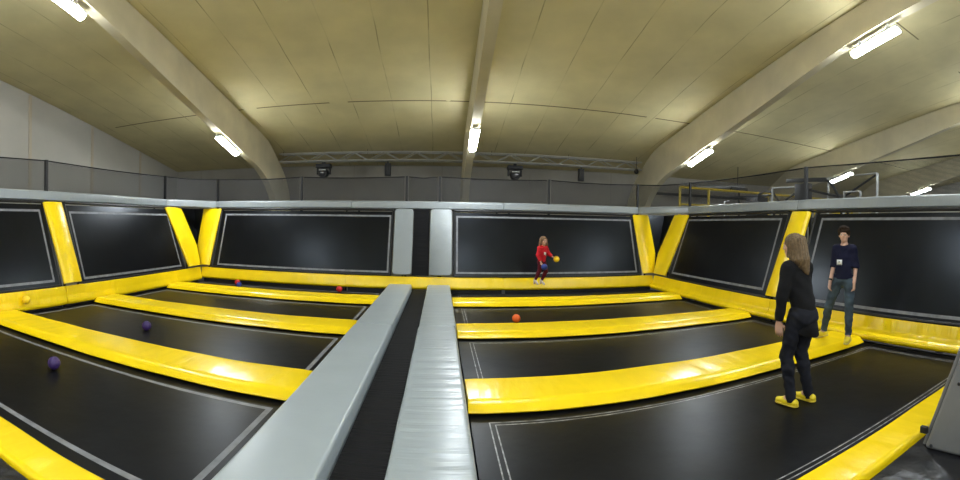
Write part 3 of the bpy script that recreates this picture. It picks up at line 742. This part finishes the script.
# ------------------------------------------------------------------ people: smooth skin grown from a signed distance field
class SDF:
    def __init__(s, lo, hi, h):
        s.lo, s.h = np.array(lo, float), h
        s.n = np.ceil((np.array(hi)-s.lo)/h).astype(int)+1
        s.D = np.full(s.n, .5, np.float32)
    def _sub(s, lo, hi):
        a = np.clip(np.floor((np.array(lo)-s.lo)/s.h).astype(int), 0, s.n-1); b = np.clip(np.ceil((np.array(hi)-s.lo)/s.h).astype(int)+1, 1, s.n)
        sl = tuple(slice(i, j) for i, j in zip(a, b))
        g = np.meshgrid(*[s.lo[k]+s.h*np.arange(a[k], b[k]) for k in range(3)], indexing='ij', sparse=True)
        return sl, g
    def _mix(s, sl, d, k, sub=False):
        D = s.D[sl]
        if sub:
            d = -d; h = np.maximum(k-np.abs(D-d), 0)/k if k > 0 else 0
            s.D[sl] = np.maximum(D, d) + (h*h*k/4 if k > 0 else 0)
        else:
            h = np.maximum(k-np.abs(D-d), 0)/k if k > 0 else 0
            s.D[sl] = np.minimum(D, d) - (h*h*k/4 if k > 0 else 0)
    def cap(s, a, b, ra, rb, k=.03, flat=None, sub=False):
        """tapered limb from a to b; flat=(axis vector, factor) squeezes it along one direction"""
        a, b = np.array(a, float), np.array(b, float); m = max(ra, rb)+k+.04
        sl, g = s._sub(np.minimum(a, b)-m, np.maximum(a, b)+m)
        ab = b-a; L2 = max(1e-9, ab@ab)
        p = [g[i]-a[i] for i in range(3)]
        t = np.clip((p[0]*ab[0]+p[1]*ab[1]+p[2]*ab[2])/L2, 0, 1)
        q = [p[i]-t*ab[i] for i in range(3)]
        if flat is not None:
            ax, f = np.array(flat[0], float), flat[1]; ax /= np.linalg.norm(ax)
            w = q[0]*ax[0]+q[1]*ax[1]+q[2]*ax[2]; q = [q[i]+w*ax[i]*(1/f-1) for i in range(3)]
        d = np.sqrt(q[0]**2+q[1]**2+q[2]**2) - (ra+(rb-ra)*t)
        if flat is not None: d = d*min(1, (1+flat[1])/2)
        s._mix(sl, d, k, sub); return s
    def ell(s, c, r, k=.03, R=None, sub=False):
        c, r = np.array(c, float), np.array(r, float); m = r.max()+k+.04
        sl, g = s._sub(c-m, c+m); p = [g[i]-c[i] for i in range(3)]
        if R is not None: p = [p[0]*R[i][0]+p[1]*R[i][1]+p[2]*R[i][2] for i in range(3)]
        k0 = np.sqrt((p[0]/r[0])**2+(p[1]/r[1])**2+(p[2]/r[2])**2); k1 = np.sqrt((p[0]/r[0]**2)**2+(p[1]/r[1]**2)**2+(p[2]/r[2]**2)**2)
        s._mix(sl, k0*(k0-1)/np.maximum(k1, 1e-6), k, sub); return s
    def half(s, pt, nrm, lo=None, hi=None, k=.004):
        """cut away everything on the side the normal points to (inside the box lo..hi)"""
        sl, g = s._sub(lo if lo is not None else s.lo, hi if hi is not None else s.lo+s.h*s.n)
        n = np.array(nrm, float); n /= np.linalg.norm(n)
        d = -((g[0]-pt[0])*n[0]+(g[1]-pt[1])*n[1]+(g[2]-pt[2])*n[2])
        s._mix(sl, np.broadcast_to(d, s.D[sl].shape), k, True); return s
    def wrinkle(s, amp, fr, seed=0):
        g = np.meshgrid(*[s.lo[k]+s.h*np.arange(s.n[k]) for k in range(3)], indexing='ij', sparse=True)
        w = np.sin(fr*(g[2]*1.6+g[0]*.7)+seed+2*np.sin(fr*.4*(g[0]-g[1])+seed))*np.sin(fr*.6*(g[1]*1.3-g[2]*.5+g[0])+1.7*seed)
        s.D += (amp*w).astype(np.float32); return s
    def strands(s, amp, fr, cx, cy):
        g = np.meshgrid(*[s.lo[k]+s.h*np.arange(s.n[k]) for k in range(3)], indexing='ij', sparse=True)
        ang = np.arctan2(g[0]-cx, g[1]-cy)
        s.D += (amp*(np.sin(fr*ang+3*np.sin(9*g[2]))+.6*np.sin(fr*2.3*ang-5*g[2]))).astype(np.float32); return s
    def mesh(s):
        D = s.D.copy(); D[0] = D[-1] = .5; D[:, 0] = D[:, -1] = .5; D[:, :, 0] = D[:, :, -1] = .5
        n = D.shape; ins = D < 0
        cn = tuple(k-1 for k in n); cnt = np.zeros(cn, np.int8); acc = np.zeros(cn+(3,), np.float32)
        C = [(i, j, k) for i in (0, 1) for j in (0, 1) for k in (0, 1)]
        sh = lambda A, o: A[o[0]:n[0]-1+o[0], o[1]:n[1]-1+o[1], o[2]:n[2]-1+o[2]]
        tot = sum(sh(ins, o).astype(np.int8) for o in C)
        act = (tot > 0) & (tot < 8); idx = np.argwhere(act); 
        V = np.zeros((len(idx), 3)); W = np.zeros(len(idx))
        for a in C:
            for ax in range(3):
                if a[ax]: continue
                b = list(a); b[ax] = 1
                da = D[idx[:, 0]+a[0], idx[:, 1]+a[1], idx[:, 2]+a[2]]; db = D[idx[:, 0]+b[0], idx[:, 1]+b[1], idx[:, 2]+b[2]]
                x = (da < 0) != (db < 0); t = np.where(x, da/np.where(x, da-db, 1), 0)
                P = np.tile(np.array(a, float), (len(idx), 1)); P[:, ax] += t
                V += P*x[:, None]; W += x
        V = (V/W[:, None] + idx)*s.h + s.lo
        ids = np.full(cn, -1, np.int64); ids[act] = np.arange(len(idx)); F = []
        for ax in range(3):
            o = [0, 0, 0]; o[ax] = 1
            A = ins[tuple(slice(0, n[k]-o[k]) for k in range(3))]; B = ins[tuple(slice(o[k], n[k]) for k in range(3))]
            e = np.argwhere(A != B); u, v = [(1, 2), (2, 0), (0, 1)][ax]
            q = []
            for du, dv in ((0, 0), (-1, 0), (-1, -1), (0, -1)):
                c = e.copy(); c[:, u] += du; c[:, v] += dv; q.append(ids[c[:, 0], c[:, 1], c[:, 2]])
            q = np.stack(q, 1); fl = A[e[:, 0], e[:, 1], e[:, 2]]; q[~fl] = q[~fl][:, ::-1]; F.append(q)
        return V, np.concatenate(F)
    def build(s, name, mat, parent, sm=True):
        V, F = s.mesh(); me = bpy.data.meshes.new(name); me.from_pydata(V.tolist(), [], F.tolist()); me.materials.append(mat)
        me.polygons.foreach_set('use_smooth', [True]*len(me.polygons)); o = bpy.data.objects.new(name, me); COL.objects.link(o); o.parent = parent; return o

def lerp(a, b, t): return tuple(a[i]+(b[i]-a[i])*t for i in range(3))
def rotm(ax, ang): return np.array(Matrix.Rotation(ang, 3, ax))

M_SKIN = plain('skin', (.56, .33, .24), .5, var=.06, vscale=12)
M_EYE = plain('eye white', (.38, .36, .35), .4); M_IRIS = plain('dark iris', (.03, .02, .015), .2); M_LIP = plain('lips', (.45, .18, .15), .5)

def hand(b, wrist, tip_dir, palm_n, size, side, curl=.5):
    """palm and five separate bent fingers; palm_n = direction the palm faces; side=+1 puts the thumb towards +cross"""
    w = np.array(wrist, float); d = np.array(tip_dir, float); d /= np.linalg.norm(d)
    n = np.array(palm_n, float); n -= d*(n@d); n /= np.linalg.norm(n); x = np.cross(d, n)*side
    L = size
    b.cap(w, w+d*L*.28, .026*L/.18, .030*L/.18, .012, flat=(n, .62))
    kn = w+d*L*.46
    b.cap(w+d*L*.2, kn, .034*L/.18, .038*L/.18, .012, flat=(n, .5))
    for i, (off, ln) in enumerate(((.030, .40), (.010, .45), (-.010, .42), (-.029, .33))):
        o = kn + x*off*L/.18 - d*.012; ln *= L; c = curl*(.8+.12*i)
        p0 = o
        for seg, fr in enumerate((.45, .32, .23)):
            a = c*(seg+.6)*.62; dd = d*math.cos(a)+n*math.sin(a); p1 = p0+dd*ln*fr
            b.cap(p0, p1, .0092*L/.18*(1-.1*seg), .0085*L/.18*(1-.1*seg), .004); p0 = p1
    t0 = w+d*L*.14+x*.022*L/.18; t1 = t0+(d*.55+x*.7+n*.25)*L*.2; t2 = t1+(d*.85+x*.25+n*.35)*L*.2; t3 = t2+(d*.9+n*.4)*L*.13
    b.cap(t0, t1, .014*L/.18, .011*L/.18, .008); b.cap(t1, t2, .0105*L/.18, .009*L/.18, .004); b.cap(t2, t3, .009*L/.18, .008*L/.18, .004)

def head(b, c, R, s=1.0):
    """skull, jaw, brow, nose, lips, ears and neck root; c = head centre, R rows = local x (right), y (forward), z (up)"""
    T = lambda x, y, z: np.array(c) + s*(np.array(R[0])*x + np.array(R[1])*y + np.array(R[2])*z)
    b.ell(T(0, -.012, .03), np.array((.074, .094, .086))*s, .02, R)
    b.ell(T(0, .022, -.03), np.array((.058, .064, .082))*s, .03, R)
    b.ell(T(0, .052, -.088), np.array((.026, .024, .022))*s, .03, R)
    b.cap(T(-.03, .078, .022), T(.03, .078, .022), .014*s, .014*s, .015)
    for sx in (-1, 1):
        b.ell(T(sx*.031, .09, -.002), np.array((.016, .013, .011))*s, .012, R, sub=True)
        b.ell(T(sx*.074, -.008, -.012), np.array((.011, .020, .031))*s, .008, R)
        b.ell(T(sx*.04, .055, -.03), np.array((.02, .022, .02))*s, .02, R)
    b.cap(T(0, .084, .008), T(0, .104, -.030), .007*s, .0115*s, .01)
    for sx in (-1, 1): b.ell(T(sx*.011, .095, -.034), np.array((.008, .009, .007))*s, .006, R)
    b.cap(T(-.018, .079, -.058), T(.018, .079, -.058), .008*s, .008*s, .006)
    b.cap(T(-.015, .078, -.068), T(.015, .078, -.068), .008*s, .008*s, .006)
    return T
def face_parts(T, R, s, root):
    for sx in (-1, 1):
        e = MB().sphere(Vector(T(sx*.031, .078, -.001)) , .0125*s, 12); ob = e.build_local('eye', M_EYE, root)
        MB().sphere(Vector(T(sx*.031, .0865, -.001)), .0058*s, 10).build_local('iris', M_IRIS, ob)
    MB().tube([Vector(T(x, .0872-.25*x*x/.018, -.063)) for x in (-.02, -.01, 0, .01, .02)], .0042*s, 6).build_local('lips', M_LIP, root)
def build_local(self, name, mat, parent):
    me = bpy.data.meshes.new(name); me.from_pydata([tuple(v) for v in self.v], [], self.f); me.materials.append(mat)
    me.polygons.foreach_set('use_smooth', [True]*len(me.polygons)); o = bpy.data.objects.new(name, me); COL.objects.link(o); o.parent = parent; return o
MB.build_local = build_local

def figure(j, k, b, full=True):
    """the whole body as one surface. j = joints (local metres), k = thickness factor"""
    q = lambda n: np.array(j[n], float)
    fl = j['flat']
    b.cap(q('pelvis'), q('waist'), .115*k, .105*k, .05, flat=(fl, .72)); b.cap(q('waist'), q('chest'), .105*k, .125*k, .05, flat=(fl, .70))
    b.cap(q('chest'), lerp(q('chest'), q('neck'), .55), .125*k, .10*k, .05, flat=(fl, .66))
    for s in 'lr': b.cap(np.array(q('neck'))-np.array((0, 0, .055*k)), q(s+'sh'), .055*k, .046*k, .04)
    b.cap(q('neck')-np.array((0, 0, .03)), q('headc'), .052*k, .048*k, .03)
    for s in 'lr':
        b.cap(q(s+'sh'), q(s+'el'), .050*k, .040*k, .03); b.cap(q(s+'el'), q(s+'wr'), .040*k, .026*k, .015)
        b.cap(q(s+'hip'), q(s+'kn'), .084*k, .056*k, .04); b.cap(q(s+'kn'), q(s+'an'), .056*k, .036*k, .02)
        c = lerp(q(s+'kn'), q(s+'an'), .3); b.ell(np.array(c)-np.array(fl)*.012, (.047*k, .05*k, .09*k), .03)
        t = q(s+'toe'); a = q(s+'an'); hl = a + (a-t)*np.array((.3, .3, 0)) ; hl[2] = min(t[2], a[2])+.0
        b.cap(a, lerp(a, t, .35), .036*k, .036*k, .02); b.cap(lerp(a, t, .2), t, .036*k, .026*k, .02, flat=((0, 0, 1), .75)); b.cap(a, hl, .034*k, .03*k, .02)
    return b
def top(j, k, b, cuff, hem, hemr, loose=1.0, dk=.0, fy=.74):
    q = lambda n: np.array(j[n], float); fl = j['flat']; e = .013+dk
    b.cap(q('waist'), q('chest'), (.112*k+e)*loose, .130*k+e, .05, flat=(fl, fy)); b.cap(q('chest'), lerp(q('chest'), q('neck'), .5), .130*k+e, .102*k+e, .05, flat=(fl, .70))
    b.cap(q('waist'), hem, (.112*k+e)*loose, hemr, .05, flat=(fl, fy))
    for s in 'lr':
        b.cap(np.array(q('neck'))-np.array((0, 0, .055*k)), q(s+'sh'), .055*k+e*.8, .046*k+e*.8, .05)
        b.cap(q(s+'sh'), q(s+'el'), .051*k+e, .043*k+e, .035)
        c = lerp(q(s+'el'), q(s+'wr'), cuff)
        b.cap(q(s+'el'), c, .043*k+e, (.043-.014*cuff)*k+e*.9, .02)
        d = np.array(q(s+'wr'))-q(s+'el'); cc = np.array(c); b.half(cc, d, cc-.085, cc+.085)
    return b
def pants(j, k, b, e=.012, cuff=.96, zt=None):
    q = lambda n: np.array(j[n], float); fl = j['flat']
    b.cap(q('pelvis'), lerp(q('pelvis'), q('waist'), .6), .118*k+e, .108*k+e, .05, flat=(fl, .76))
    for s in 'lr':
        b.cap(q(s+'hip'), q(s+'kn'), .087*k+e, .058*k+e, .04)
        c = lerp(q(s+'kn'), q(s+'an'), cuff); b.cap(q(s+'kn'), c, .057*k+e, .042*k+e, .025)
        cm = lerp(q(s+'kn'), q(s+'an'), .3); b.ell(np.array(cm)-np.array(fl)*.012, (.05*k+e, .054*k+e, .10*k+e), .03)
        hb = np.array(q(s+'hip'))*.5 + np.array(q('pelvis'))*.5 - np.array(fl)*.05; b.ell(hb-np.array((0, 0, .03)), (.075*k+e, .08*k+e, .09*k+e), .04)
        d = np.array(q(s+'an'))-q(s+'kn'); cc = np.array(c); b.half(cc, d, cc-.09, cc+.09)
    return b
def shoe(root, a, t, mat, sole, k=1.0, laces=True):
    a, t = np.array(a, float), np.array(t, float); f = t-a; f[2] = 0; L = np.linalg.norm(f); f /= L; sd = np.array((f[1], -f[0], 0))
    z0 = t[2]-.028*k
    G = SDF(np.minimum(a, t)-.13, np.maximum(a, t)+.13, .006)
    hl = a - f*.045; hl[2] = z0+.04*k; tp = t + f*.02; tp[2] = z0+.033*k
    md = a + f*L*.5; md[2] = z0+.045*k
    G.cap(hl, md, .043*k, .043*k, .02).cap(md, tp, .044*k, .036*k, .02, flat=((0, 0, 1), .85)); G.cap(np.array((a[0], a[1], z0+.05*k)), np.array((a[0], a[1], z0+.085*k)), .044*k, .043*k, .02)
    G.half(np.array((a[0], a[1], z0+.093*k)), (0, 0, 1)).half(np.array((a[0], a[1], z0+.014*k)), (0, 0, -1))
    o = G.build('shoe', mat, root)
    G = SDF(np.minimum(a, t)-.13, np.maximum(a, t)+.13, .006)
    s1, s2 = hl.copy(), tp.copy(); s1[2] = s2[2] = z0+.012*k
    G.cap(s1, s2, .046*k, .042*k, .01); G.half(np.array((a[0], a[1], z0+.020*k)), (0, 0, 1)).half(np.array((a[0], a[1], z0)), (0, 0, -1))
    G.build('sole', sole, o)
    if laces:
        m = MB()
        for i in range(3):
            c = a + f*(L*(.38+.13*i)); c[2] = z0+(.090-.004*i)*k - .004*i
            m.tube([Vector(c - sd*.026), Vector(c + np.array((0, 0, .004))), Vector(c + sd*.026)], .0045, 6)
        m.build_local('laces', M_BLK, o)
    return o
def person(lab, loc, rot):
    o = thing('person', lab, 'person', loc); o.rotation_euler = (0, 0, rot); return o

# --- the woman seen from behind her left shoulder, walking on the nearest right bed
def woman():
    R0 = person('person with long fair hair in black sweater, dark jeans and yellow shoes, back to viewer', WLOC, math.radians(WROT))
    j = dict(pelvis=(0, -.03, .90), waist=(0, -.01, 1.04), chest=(-.012, .025, 1.20), neck=(-.025, .045, 1.385), headc=(-.03, .075, 1.50),
             lsh=(-.16, .04, 1.32), lel=(-.205, .06, 1.06), lwr=(-.195, .11, .80), rsh=(.115, .03, 1.32), rel=(.165, .08, 1.06), rwr=(.175, .16, .82),
             lhip=(-.085, -.02, .86), lkn=(-.10, .09, .465), lan=(-.105, .02, .085), ltoe=(-.115, .145, .03),
             rhip=(.085, -.03, .86), rkn=(.075, .05, .465), ran=(.11, -.025, .085), rtoe=(.10, .10, .03), flat=(0, 1, 0))
    hr = rotm('Z', math.radians(14)).T @ np.eye(3)
    h = .0055
    b = figure(j, .93, SDF((-.36, -.32, -.02), (.36, .42, 1.68), h))
    T = head(b, (-.03, .085, 1.525), hr, .97)
    hand(b, j['lwr'], (.12, .05, -.98), (.7, .5, .1), .18, 1, .3); hand(b, j['rwr'], (-.05, .3, -.9), (-.8, .1, .1), .175, -1, .4)
    b.build('body', M_SKIN, R0); face_parts(T, hr, .97, R0)
    s = top(j, .93, SDF((-.36, -.34, .48), (.36, .40, 1.50), h), .93, (0.01, -.03, .74), .128, 1.04, .004)
    for sx in (-1, 1): s.ell((sx*.062, .10, 1.18), (.07, .065, .075), .04)
    s.cap((0.01, -.035, .95), (0.06, -.075, .68), .105, .085, .05)
    s.ell((-.028, .06, 1.44), (.07, .08, .05), .02, sub=True)
    s.wrinkle(.004, 26, .4); s.half((0, -.16, .64), (.1, .62, -1), (-.172, -.34, .44), (.36, .4, .98))
    s.build('sweater', plain('black knit', (.0075, .0075, .009), .85, spec=.2, bump=.004, bscale=(120, 120, 120)), R0)
    p = pants(j, .93, SDF((-.3, -.34, .03), (.3, .36, 1.1), h), .010, 1.12).wrinkle(.004, 40, 1.1); p.half((0, 0, .98), (0, 0, 1))
    p.build('jeans', plain('black denim', (.010, .011, .017), .8, spec=.2, var=.4, vscale=9), R0)
    YS = plain('yellow shoe', (.72, .56, .01), .5); SO = plain('pale yellow sole', (.55, .42, .03), .6)
    shoe(R0, j['lan'], j['ltoe'], YS, SO, .88); shoe(R0, j['ran'], j['rtoe'], YS, SO, .88)
    R0.scale = (1.012, 1.012, 1.012)
    g = SDF((-.19, -.18, 1.14), (.13, .24, 1.70), .0045); ox, oy = -.03, .042
    g.ell(T(0, -.018, .036), (.082, .101, .092), .02, hr)
    for i in range(-4, 5):
        x = i*.0165+ox; y = -.080+.0034*i*i+oy; e = i*.0165
        g.cap((ox+e*.9, y+.02, 1.58), (x, y-.028+.002*abs(i), 1.40), .034, .031, .03); g.cap((x, y-.028, 1.40), (ox+e*.75+.014, y-.05, 1.265+.012*abs(i)+.015*(i % 2)), .031, .012, .02)
    for sx in (-1, 1):
        g.cap((ox+sx*.072, oy-.01, 1.57), (ox+sx*.082, oy-.01, 1.42), .024, .022, .02); g.cap((ox+sx*.08, oy-.01, 1.42), (ox+sx*.07, oy-.03, 1.31), .022, .010, .02)
        g.cap((ox+sx*.07, oy+.03, 1.575), (ox+sx*.08, oy+.035, 1.43), .019, .014, .02)
    g.ell(T(0, .10, -.02), (.057, .075, .085), .01, hr, sub=True); g.strands(.0032, 30, -.03, .04)
    hm = lined('streaked fair hair', (.125, .082, .042), (.36, .265, .15), 0, .022, .007, rough=.45, var=.35, vscale=30)
    g.build('hair', hm, R0)
    return R0

def boy():
    R0 = person('person with short brown hair, navy pullover, faded jeans and white chest tag', BLOC, math.radians(BROT))
    j = dict(pelvis=(0, 0, .93), waist=(.0, .0, 1.07), chest=(0, .0, 1.26), neck=(0, .0, 1.455), headc=(0, .015, 1.57),
             lsh=(-.130, 0, 1.385), lel=(-.170, -.03, 1.12), lwr=(-.175, .05, .885), rsh=(.130, 0, 1.385), rel=(.172, -.02, 1.12), rwr=(.205, .06, .885),
             lhip=(-.09, 0, .90), lkn=(-.135, .055, .49), lan=BLA, ltoe=(BLA[0]-.02, BLA[1]+.16, .03),
             rhip=(.09, 0, .90), rkn=(.215, -.035, .49), ran=BRA, rtoe=(BRA[0]+.06, BRA[1]+.15, .03), flat=(0, 1, 0))
    for n in j:
        if n != 'flat' and n[1:] not in ('an', 'toe'): j[n] = (j[n][0] - (.025 if n[1:] == 'kn' else .06), j[n][1], j[n][2])
    hr = rotm('Z', math.radians(BHEAD)).T
    h = .006
    b = figure(j, .90, SDF((-.45, -.42, -.02), (.5, .4, 1.76), h))
    T = head(b, (-.06, .03, 1.60), hr, .97)
    hand(b, j['lwr'], (.02, .12, -.98), (.75, .2, .1), .18, 1, .6); hand(b, j['rwr'], (.03, .12, -.98), (-.75, .2, .1), .18, -1, .6)
    b.build('body', M_SKIN, R0); face_parts(T, hr, .97, R0)
    s = top(j, .90, SDF((-.42, -.3, .80), (.42, .3, 1.56), h), .12, (-.06, 0, .90), .162, 1.38, .006, .62)
    s.ell((-.06, .03, 1.50), (.085, .10, .07), .015, sub=True); s.wrinkle(.004, 24, 2.0); s.half((0, 0, .93), (0, 0, -1))
    s.build('pullover', plain('navy knit', (.008, .009, .028), .85, spec=.2, bump=.004, bscale=(110, 110, 110)), R0)
    p = pants(j, .90, SDF((-.4, -.45, .03), (.45, .35, 1.1), h), .012, .97).wrinkle(.0045, 38, .3); p.half((0, 0, 1.0), (0, 0, 1))
    p.build('jeans', plain('faded blue denim', (.045, .065, .085), .8, spec=.2, var=.55, vscale=5), R0)
    YS = plain('yellow sneaker', (.66, .53, .03), .5); SO = plain('cream sole', (.5, .42, .12), .6)
    shoe(R0, j['lan'], j['ltoe'], YS, SO); shoe(R0, j['ran'], j['rtoe'], YS, SO)
    g = SDF((-.22, -.17, 1.48), (.12, .2, 1.78), .0045)
    g.ell(T(0, -.016, .042), (.087, .105, .088), .02, hr)
    for i in range(-3, 4): g.cap(T(i*.017, .02, .112-.002*i*i), T(i*.021-.01, .062, .105-.002*i*i+.006*(i % 2)), .028, .022, .015)
    for i in range(-3, 4): g.cap(T(i*.017, .055, .082-.0015*i*i), T(i*.023-.015, .090-.0022*i*i, .052+.009*(i % 2)-.004*i), .022, .012, .012)
    for sx in (-1, 1): g.cap(T(sx*.074, .02, .06), T(sx*.08, .02, .0), .02, .012, .015)
    g.cap(T(0, -.08, 0), T(0, -.07, -.05), .05, .035, .03)
    g.ell(T(0, .105, -.045), (.062, .07, .078), .008, hr, sub=True); g.strands(.003, 26, -.06, 0)
    g.build('hair', plain('dark brown hair', (.022, .013, .008), .75, spec=.15, var=.4, vscale=30), R0)
    # tag stuck on the pullover, and a dark wristband
    m = MB(); y = .128
    V = [Vector((x, y-.35*x*x+.004*(z-1.19), z)) for z in (1.145, 1.225) for x in (-.04, -.013, .013, .04)]
    V2 = [v - Vector((0, .012, 0)) for v in V]
    F = [(i, i+1, i+5, i+4) for i in range(3)]
    m.add(V + V2, F + [tuple(8+k for k in f[::-1]) for f in F] + [(0, 8, 9, 1), (1, 9, 10, 2), (2, 10, 11, 3), (3, 11, 15, 7), (7, 15, 14, 6), (6, 14, 13, 5), (5, 13, 12, 4), (4, 12, 8, 0)])
    o = m.build_local('name_tag', plain('white sticker', (.75, .75, .74), .5), R0); o.location = (-.02, 0, 0)
    k2 = MB(); k2.box((-.03, y+.0005, 1.148), (.03, y+.003, 1.156)); k2.box((-.014, y+.002, 1.18), (.014, y+.004, 1.186)); k2.box((-.012, y+.002, 1.192), (.003, y+.004, 1.203)); k2.box((.006, y+.002, 1.192), (.012, y+.004, 1.203))
    k2.build_local('print', plain('faint print', (.12, .12, .13), .6), o)
    a, w = Vector(j['rel']), Vector(j['rwr']); d = (w-a).normalized()
    MB().tube([w-d*.045, w-d*.02], .0295, 14).build_local('wristband', M_BLK, R0)
    R0.scale = (.955, .955, .955)
    return R0

def girl():
    R0 = person('small person jumping in red top and leggings, a ball in each hand', GLOC, math.radians(GROT))
    k = .66
    j = dict(pelvis=(0, -.02, .57), waist=(0, -.005, .66), chest=(0, .01, .775), neck=(0, .015, .90), headc=(0, .025, .99),
             lsh=(-.115, .01, .868), lel=(-.17, .05, .725), lwr=(-.215, .135, .655), rsh=(.115, .01, .868), rel=(.185, .02, .70), rwr=(.180, .10, .545),
             lhip=(-.055, -.01, .545), lkn=(-.05, .085, .31), lan=(-.03, -.045, .075), ltoe=(-.035, .035, .01),
             rhip=(.055, -.01, .545), rkn=(.08, -.02, .31), ran=(.09, -.14, .085), rtoe=(.09, -.06, .01), flat=(0, 1, 0))
    hr = rotm('Z', math.radians(GHEAD)).T
    h = .0045
    b = figure(j, k, SDF((-.42, -.22, -.05), (.32, .36, 1.20), h))
    T = head(b, (0, .03, 1.035), hr, .86)
    hand(b, j['lwr'], (-.35, .75, -.35), (-.2, .2, -1), .115, -1, .9); hand(b, j['rwr'], (-.05, .25, -.95), (-.1, .95, -.1), .115, -1, .5)
    b.build('body', M_SKIN, R0); face_parts(T, hr, .86, R0)
    s = top(j, k, SDF((-.36, -.22, .45), (.3, .3, .98), h), .88, (0, -.015, .54), .105, 1.06, .006)
    s.ell((0, .03, .935), (.05, .055, .04), .012, sub=True); s.wrinkle(.003, 36, 1.0); s.half((0, 0, .535), (0, 0, -1), (-.17, -.2, .45), (.055+.1, .09, .6))
    s.build('top', plain('red jersey', (.50, .012, .02), .8, spec=.2), R0)
    p = pants(j, k, SDF((-.25, -.25, .0), (.28, .2, .7), h), .006, .90).wrinkle(.0025, 50, .3); p.half((0, 0, .62), (0, 0, 1))
    p.build('leggings', plain('dark red leggings', (.085, .006, .014), .8, spec=.2), R0)
    M_SOCK = plain('pale sock', (.6, .5, .42), .8)
    for s2 in 'lr':
        a, t = np.array(j[s2+'an']), np.array(j[s2+'toe']); g = SDF(np.minimum(a, t)-.1, np.maximum(a, t)+.1, .0045)
        g.cap(a+np.array((0, 0, .025)), a-np.array((0, .008, .02)), .031, .031, .01).cap(lerp(a, t, .1), t, .03, .023, .02); g.build('sock', M_SOCK, R0)
    g = SDF((-.17, -.17, .82), (.17, .17, 1.22), .004)
    g.ell(T(0, -.016, .036), np.array((.086, .103, .092))*.88, .02, hr)
    for i in range(-4, 5):
        a = math.radians(i*24); x, y = math.sin(a)*.078, -math.cos(a)*.078
        q0, q1 = T(x, y, .03), T(x*1.6, y*1.45, -.12-.014*(i % 2)); g.cap(q0, q1, .028, .014, .02)
    g.ell(T(0, .10, -.025), np.array((.060, .075, .082))*.86, .008, hr, sub=True); g.strands(.003, 24, 0, 0)
    g.build('hair', lined('light brown hair', (.17, .095, .045), (.30, .19, .10), 0, .02, .009, rough=.5, var=.35, vscale=30), R0)
    m = MB(); y = .104
    V = [Vector((x*1.0+.02, y-.5*x*x+.0*z, z)) for z in (.70, .765) for x in (-.032, 0, .032)]
    V = [Vector((v.x, v.y, v.z + .3*(v.x-.02))) for v in V]
    m.add(V+[v-Vector((0, .012, 0)) for v in V], [(0,1,4,3),(1,2,5,4),(9,10,7,6),(10,11,8,7),(0,6,7,1),(1,7,8,2),(2,8,11,5),(5,11,10,4),(4,10,9,3),(3,9,6,0)])
    m.build_local('chest_patch', plain('white patch', (.7, .68, .62), .6), R0)
    return R0, j

WLOC, WROT = H(2.015, 1.935, ZM) + Vector((0, 0, .0)), 5
BLOC, BROT, BHEAD = H(3.28, 2.70, -1.0) + Vector((.632*.07-.774*.17, -.774*.07-.632*.17, .0)), 112, 8
BLA, BRA = (-.155, .06, .085), (.30, -.13, .085)
GLOC, GROT, GHEAD = H(1.525, 6.58, -.875), 218, -14
woman(); boy(); g, gj = girl()
def gworld(p):
    a = math.radians(GROT); return Vector((GLOC.x + p[0]*math.cos(a)-p[1]*math.sin(a), GLOC.y + p[0]*math.sin(a)+p[1]*math.cos(a), GLOC.z+p[2]))
for p, col, lab in (((-.262, .222, .600), (.90, .62, .01), 'yellow ball in the outstretched hand of the jumping girl'),
                    ((.172, .205, .435), BLU, 'dark blue ball held low in front of the jumping girl')):
    m = plain('foam ball ' + lab[:6], col, .5)
    tag(MB().sphere(gworld(p), .074, 24).build('play_ball', m, smooth=180), lab, 'ball', 'foam play balls')

# ------------------------------------------------------------------ camera: hand-held phone panorama (cylindrical)
F, VC, YAW, PIT, ROL = 448.38, 226.93, .0876068, -.0040796, -.0167429
c_, s_ = math.cos, math.sin
Rz = np.array([[c_(YAW), s_(YAW), 0], [-s_(YAW), c_(YAW), 0], [0, 0, 1]])
Rx = np.array([[1, 0, 0], [0, c_(PIT), -s_(PIT)], [0, s_(PIT), c_(PIT)]])
Ry = np.array([[c_(ROL), 0, s_(ROL)], [0, 1, 0], [-s_(ROL), 0, c_(ROL)]])
RR = Rz @ Rx @ Ry
cd = bpy.data.cameras.new('camera'); cam = bpy.data.objects.new('camera', cd); COL.objects.link(cam)
ex, ey, ez = RR[:, 0], RR[:, 2], -RR[:, 1]
cam.matrix_world = Matrix(((ex[0], ey[0], ez[0], 0), (ex[1], ey[1], ez[1], 0), (ex[2], ey[2], ez[2], ZC), (0, 0, 0, 1)))
cd.type = 'PANO'; cd.panorama_type = 'CENTRAL_CYLINDRICAL'
cd.central_cylindrical_range_u_min, cd.central_cylindrical_range_u_max = -480/F, 480/F
cd.central_cylindrical_range_v_min, cd.central_cylindrical_range_v_max = (VC-480)/F, VC/F
cd.central_cylindrical_radius = 1.0
sc = bpy.context.scene; sc.camera = cam

w = bpy.data.worlds.new('world'); sc.world = w; w.use_nodes = True
w.node_tree.nodes['Background'].inputs[0].default_value = (.5, .5, .5, 1); w.node_tree.nodes['Background'].inputs[1].default_value = .02
sc.cycles.use_denoising = True
sc.cycles.max_bounces = 10; sc.cycles.diffuse_bounces = 6; sc.cycles.glossy_bounces = 4; sc.cycles.transparent_max_bounces = 16
sc.cycles.sample_clamp_indirect = 6
vs = sc.view_settings; vs.view_transform = 'Standard'; vs.look = 'None'; vs.gamma = 1; vs.use_curve_mapping = False; vs.exposure = 2.65
